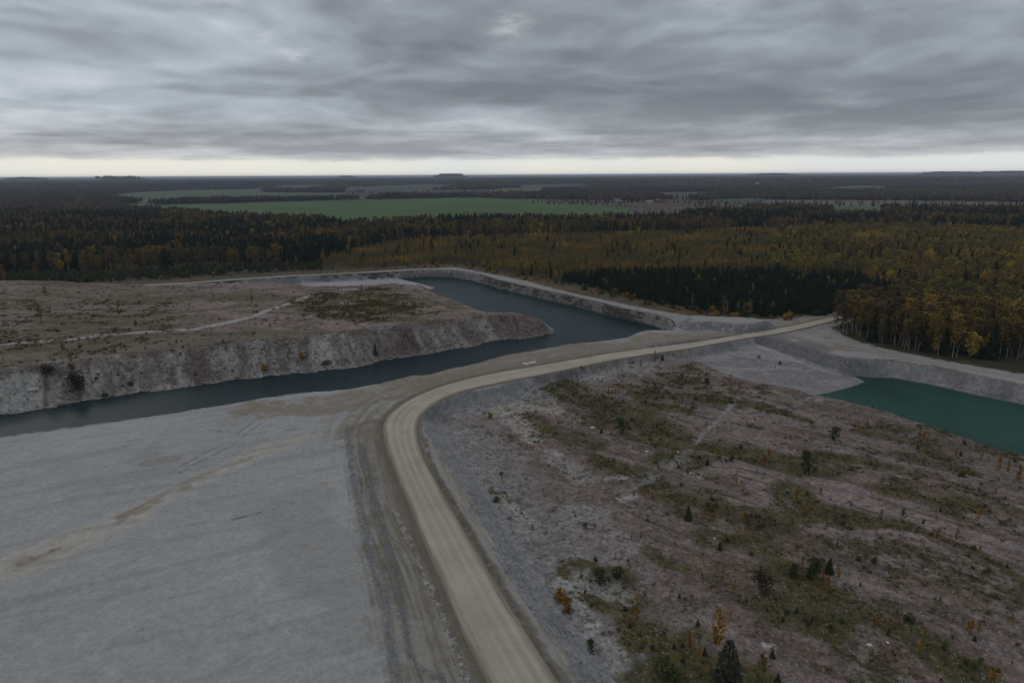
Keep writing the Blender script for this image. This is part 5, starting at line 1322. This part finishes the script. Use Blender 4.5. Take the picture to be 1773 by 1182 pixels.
def stone_mesh(seed, sub=1):
    import bmesh
    r = np.random.default_rng(seed); bm = bmesh.new(); bmesh.ops.create_icosphere(bm, subdivisions=sub, radius=1)
    for v in bm.verts:
        v.co = Vector((v.co.x * 1.15, v.co.y * .85, v.co.z * .6)) * float(1 + r.uniform(-.28, .28))
    me = bpy.data.meshes.new('stone'); bm.to_mesh(me); bm.free(); return me


def stone_mat(name, a, b):
    m, t = new_mat(name); oi = t.n('ShaderNodeObjectInfo'); g = t.n('ShaderNodeNewGeometry')
    col = t.ramp(oi.outputs['Random'], [(0, a), (1, b)]); nz = t.noise(g.outputs['Position'], 3, 3, .6)
    col = t.n('ShaderNodeVectorMath', {'operation': 'SCALE'}, i0=col, Scale=t.math('ADD', .6, t.math('MULTIPLY', nz, .8))).outputs[0]
    return finish(m, t, col, .9, .2, nz, .4, .05)


M_stone = stone_mat('weathered limestone rubble', (.11, .085, .075), (.29, .265, .24)); M_pale = stone_mat('pale limestone block', (.40, .39, .37), (.52, .50, .48))
FM_moss = foliage_mat('moss and low herbs', [(.0, (.062, .050, .028)), (.35, (.095, .072, .036)), (.6, (.070, .072, .028)), (.85, (.105, .095, .034)), (1, (.17, .11, .035))], .8)
tufts = [tuft(i, FM_moss) for i in range(4)]
sts = []
for i in range(4):
    me = stone_mesh(50 + i); me.materials.append(M_stone); sts.append(bpy.data.objects.new('stone pattern', me))


def rnd_world(n, box, seed):
    r = np.random.default_rng(seed); x = r.uniform(box[0], box[1], n); y = r.uniform(box[2], box[3], n)
    m = (np.abs(x) < y * .80 + 8) & (np.hypot(x, y) > 62); return x[m], y[m], r


def cover():
    x, y, r = rnd_world(150000, (-10, 215, 55, 300), 31); z, lb, ex = height(x, y, True)
    qx, qy, _ = proj(x, y, z); k = veg_density(qx, qy); nz = fbm(furrow(x, y)[0] * .32, furrow(x, y)[1], 11, 4, 311)
    pr = np.clip(.06 + .75 * k + .55 * smooth(.48, .62, nz) * smooth(6, 26, ex['drr']), 0, 1) * smooth(.38, .55, fbm(x, y, 3.4, 3, 103))
    m = (lb == 3) & (r.random(len(x)) < pr * .55) & (z > WZ + .3)
    x1, y1, z1 = x[m], y[m], z[m]; s = r.uniform(.22, .75, len(x1)) * (.6 + .5 * np.hypot(x1, y1) / 200)
    scatter('ground_cover', 'moss, dry grass and herbs on the right spoil heap', np.c_[x1, y1, z1], s, r.random(len(x1)) * 6.28, r.integers(0, 4, len(x1)), tufts); print('cover', len(x1))
    x, y, r = rnd_world(60000, (-330, 20, 215, 470), 33); z, lb, ex = height(x, y, True); qx, qy, _ = proj(x, y, z)
    band = (((qx - 628) / 115) ** 2 + ((qy - 528) / 28) ** 2 < 1 + (fbm(x, y, 9, 2, 56) - .5) * 1.4) * .9 + ((qx < 300) & (qy > 520) & (qy < 620)) * .28 + .06
    m = (lb == 2) & (z > 1) & (r.random(len(x)) < band * smooth(.40, .58, fbm(x, y, 8, 3, 55))); x, y, z = x[m], y[m], z[m]
    scatter('ground_cover', 'dry grass and herbs on top of the left spoil heap', np.c_[x, y, z], r.uniform(.5, 1.3, len(x)), r.random(len(x)) * 6.28, r.integers(0, 4, len(x)), tufts); print('coverL', len(x))


cover()


def rubble():
    x, y, r = rnd_world(60000, (-10, 215, 55, 290), 41); z, lb, ex = height(x, y, True)
    pr = (lb == 3) * (.10 + .55 * smooth(.50, .66, fbm(x, y, 11, 3, 61)) + .5 * (1 - smooth(2, 14, ex['drr'])) * (fbm(x, y, 6, 2, 62) > .48)) + (lb == 4) * .30
    m = r.random(len(x)) < pr; x, y, z = x[m], y[m], z[m]
    s = .06 + .17 * r.random(len(x)) ** 4; scatter('rubble', 'loose stones strewn over the right heap and banks', np.c_[x, y, z + s * .2], s, r.random(len(x)) * 6.28, r.integers(0, 4, len(x)), sts)
    x, y, r = rnd_world(90000, (-240, 30, 185, 330), 42); z, lb, ex = height(x, y, True)
    sl_ = (1 - smooth(14, 20, ex['dh'])); m = (lb == 2) & (z > WZ - .1) & (r.random(len(x)) < sl_ * (.15 + .5 * (fbm(x, y, 9, 3, 63) > .5) + .5 * (z < WZ + .8))); x, y, z = x[m], y[m], z[m]
    s = .12 + .50 * r.random(len(x)) ** 4; scatter('rubble', 'limestone rubble on the water-side slope of the left heap', np.c_[x, y, z + s * .2], s, r.random(len(x)) * 6.28, r.integers(0, 4, len(x)), sts); print('rub', len(x))
    # stony windrows beside the road
    P3 = []
    for (line, h, hw), cnt in zip(RIDGES, (2200, 2000, 2000, 0, 100)):
        c = resample(line, .3); i = r.integers(0, len(c), cnt); off = r.normal(size=(cnt, 2)) * hw * .55; P3.append(c[i] + off)
    P3 = np.vstack(P3); z = height_at(P3[:, 0], P3[:, 1]); s = .04 + .07 * r.random(len(z)) ** 2
    scatter('rubble', 'coarse stones of the windrows beside the haul road', np.c_[P3, z + s * .3], s, r.random(len(z)) * 6.28, r.integers(0, 4, len(z)), sts)


rubble()
BOULD = [(58, 676, 1.15, .9, 'white boulder on the left rubble slope'), (50, 678, .6, .8, 'small stone beside the white boulder'), (1026, 741, .75, .4, 'pale flat slab in the scrub by the road bend'), (1174, 783, .4, .6, 'small pink-white stone left of the footpath'), (1120, 782, .5, .4, 'flat pale stone in dry grass left of the footpath'),
         (1237, 932, .28, .7, 'pale stone left of the dark little spruce'), (922, 628, 1.5, .2, 'white slab lying beside the haul road'), (910, 630, 1.2, .22, 'smaller white slab left of the slab beside the haul road'),
         (593, 503, 1.6, .6, 'white block at the left end of the line by the pad'), (601, 502.5, 1.4, .7, 'white block second in the line by the pad'), (609, 502, 1.3, .7, 'white block in the middle of the line by the pad'), (617, 502, 1.2, .6, 'white block near the right end of the line by the pad'),
         (1537, 1113, .28, .6, 'pale stone on the dark lower right slope'), (1505, 1116, .4, .3, 'long pale stone near the bottom right')]
bp_ = hit([b[0] for b in BOULD], [b[1] for b in BOULD])
for i, ((_, _, s, fl, lb_), p) in enumerate(zip(BOULD, bp_)):
    me = stone_mesh(300 + i, 2); me.materials.append(M_pale); o = link(bpy.data.objects.new('boulder', me))
    o.location = (p[0], p[1], p[2] + s * fl * .2); o.scale = (s, s, s * fl); o.rotation_euler = (0, 0, i * 1.7); tag(o, lb_, 'boulder')

# ---------------------------------------------------------------- farm buildings, field road, post
def plain(name, col, rough=.8):
    m, t = new_mat(name); g = t.n('ShaderNodeNewGeometry'); nz = t.noise(g.outputs['Position'], .8, 3, .6)
    c = t.n('ShaderNodeVectorMath', {'operation': 'SCALE'}, i0=(*col,), Scale=t.math('ADD', .8, t.math('MULTIPLY', nz, .4))).outputs[0]; return finish(m, t, c, rough, .2)


def box(x0, x1, y0, y1, z0, z1):
    V = np.array([(x, y, z) for z in (z0, z1) for y in (y0, y1) for x in (x0, x1)]); return V, np.array([(0, 2, 3, 1), (4, 5, 7, 6), (0, 1, 5, 4), (1, 3, 7, 5), (3, 2, 6, 7), (2, 0, 4, 6)])


WALLS = {'white': plain('white rendered wall', (.42, .40, .37)), 'grey': plain('grey board wall', (.25, .23, .21)), 'brick': plain('red brown wall', (.24, .12, .09)), 'roofg': plain('pale sheet roof', (.28, .28, .28)), 'roofr': plain('rusty roof', (.22, .11, .085)),
         'glass': plain('dark window', (.02, .022, .025), .2), 'pole': plain('weathered grey pole', (.26, .25, .23)), 'metal': plain('zinc plate', (.35, .36, .37), .5)}
for px, py, L_, D_, Hh_, wm, rm, rot, lb_ in ((1068, 347.5, 16, 8, 4, 'white', 'roofr', .2, 'white farmhouse with rusty roof left of the orange farm trees'), (1072, 351.5, 18, 8, 3.6, 'grey', 'roofg', .1, 'long grey barn in front of the white farmhouse'),
                                             (1124, 351.5, 13, 7, 4, 'white', 'roofg', -.2, 'white cottage with pale roof right of the farm trees'), (1013, 332, 16, 9, 12, 'white', 'roofg', .3, 'bright white building alone in the distant woods'),
                                             (1139, 350, 14, 9, 5, 'brick', 'roofr', .4, 'red-brown shed at the edge of the brown field'), (1311, 323, 20, 12, 17, 'white', 'roofg', 0, 'tiny white building on the far right skyline woods')):
    p = P(px, py); e = link(bpy.data.objects.new('farm_building', None)); e.location = (p[0], p[1], 0); e.rotation_euler = (0, 0, rot); tag(e, lb_, 'building')
    v, f = box(-L_ / 2, L_ / 2, -D_ / 2, D_ / 2, 0, Hh_); link(bpy.data.objects.new('wall', mesh_np('wall', v, f, [WALLS[wm]], smooth_=False)), e)
    o_ = .6; V = np.array([(-L_ / 2 - o_, -D_ / 2 - o_, Hh_ - .2), (L_ / 2 + o_, -D_ / 2 - o_, Hh_ - .2), (L_ / 2 + o_, D_ / 2 + o_, Hh_ - .2), (-L_ / 2 - o_, D_ / 2 + o_, Hh_ - .2), (-L_ / 2 - o_, 0, Hh_ + D_ * .38), (L_ / 2 + o_, 0, Hh_ + D_ * .38)])
    me = bpy.data.meshes.new('roof'); me.from_pydata(V.tolist(), [], [(0, 1, 5, 4), (2, 3, 4, 5), (0, 4, 3), (1, 2, 5), (0, 3, 2, 1)]); me.materials.append(WALLS[rm]); rf = link(bpy.data.objects.new('roof', me), e)
    v, f = box(L_ * .2, L_ * .2 + .9, .4, 1.3, Hh_ + D_ * .2, Hh_ + D_ * .38 + 1.2); link(bpy.data.objects.new('chimney', mesh_np('chimney', v, f, [WALLS['brick']], smooth_=False)), rf)
    for k in range(3):
        xc = -L_ * .3 + k * L_ * .3; v, f = box(xc - .6, xc + .6, -D_ / 2 - .05, -D_ / 2 + .02, Hh_ * .35, Hh_ * .35 + 1.5); link(bpy.data.objects.new('window', mesh_np('window', v, f, [WALLS['glass']], smooth_=False)), e)
for px, py, h, wd in ((1060, 354, 13, .9), (1076, 354.5, 11, .9), (1084, 350, 14, .9), (1100, 351, 12, .8), (1113, 352, 11, .8), (1135, 353, 10, .9), (1146, 353, 10, .9), (1182, 362, 11, .8), (1193, 362, 10, .8)):
    p = P(px, py); birch.place(p[0], p[1], 0, h, px, px, 'rounded autumn tree beside the farm buildings', 'birch tree', 'trees around the farm', wd * 1.6, split=False)
for px in (1052, 1088, 1094, 1104):
    p = P(px, 349.5); spruce.place(p[0], p[1], 0, 14, px, px, 'dark spruce sheltering the farm buildings', 'spruce tree', 'spruces around the farm', 1.3, split=False)


def ribbon(name, pts, half, lift, col):
    c = resample(PL(pts), 12); t = np.gradient(c, axis=0); t /= np.linalg.norm(t, axis=1)[:, None]; nn = np.stack([-t[:, 1], t[:, 0]], -1)
    a = c - nn * half; b = c + nn * half; V = np.vstack([np.c_[a, height_at(a[:, 0], a[:, 1]) + lift], np.c_[b, height_at(b[:, 0], b[:, 1]) + lift]]); n = len(c); i = np.arange(n - 1)
    me = mesh_np(name, V, np.stack([i, i + 1, i + n + 1, i + n], -1), [M_gravel], {'ground_colour': ('FLOAT_COLOR', 'POINT', np.tile([*col, 1], (2 * n, 1)))})
    tag(link(bpy.data.objects.new(name, me)), kind='structure')
    if me.polygons[0].normal.z < 0: me.flip_normals()


ribbon('field_road', [(860, 343.5), (905, 345), (935, 347.8), (1000, 353.2), (1080, 358.8), (1150, 364), (1190, 365.8)], 3.2, .3, (.34, .32, .29))
# post where the road enters the trees
p = P(1454, 551); e = link(bpy.data.objects.new('road_post', None)); e.location = (p[0], p[1], 0); tag(e, 'thin grey post with a small plate where the haul road enters the trees', 'post')
v, f = tube([(0, 0, -.2), (0, 0, 5.2), (0, 0, 5.3)], [.13, .10, .02], 8); link(bpy.data.objects.new('pole', mesh_np('pole', v, f, [WALLS['pole']])), e)
v, f = box(-.35, .35, -.16, -.12, 1.0, 1.7); link(bpy.data.objects.new('plate', mesh_np('plate', v, f, [WALLS['metal']], smooth_=False)), e)

# ---------------------------------------------------------------- air
HAZE = 7e-5
if HAZE > 0:
    v, f = box(-47000, 47000, -47000, 47000, -12, 84)
    m, t = new_mat('thin damp air'); pvn = t.n('ShaderNodeVolumePrincipled', Density=HAZE); pvn.inputs['Color'].default_value = (.62, .68, .80, 1); pvn.inputs['Anisotropy'].default_value = .0
    o_ = t.n('ShaderNodeOutputMaterial', Volume=pvn.outputs[0])
    hz = link(bpy.data.objects.new('haze', mesh_np('haze', v, f, [m], smooth_=False))); tag(hz, 'thin bluish haze over the far forest', None, None, 'stuff')
print('objects', len(bpy.data.objects))
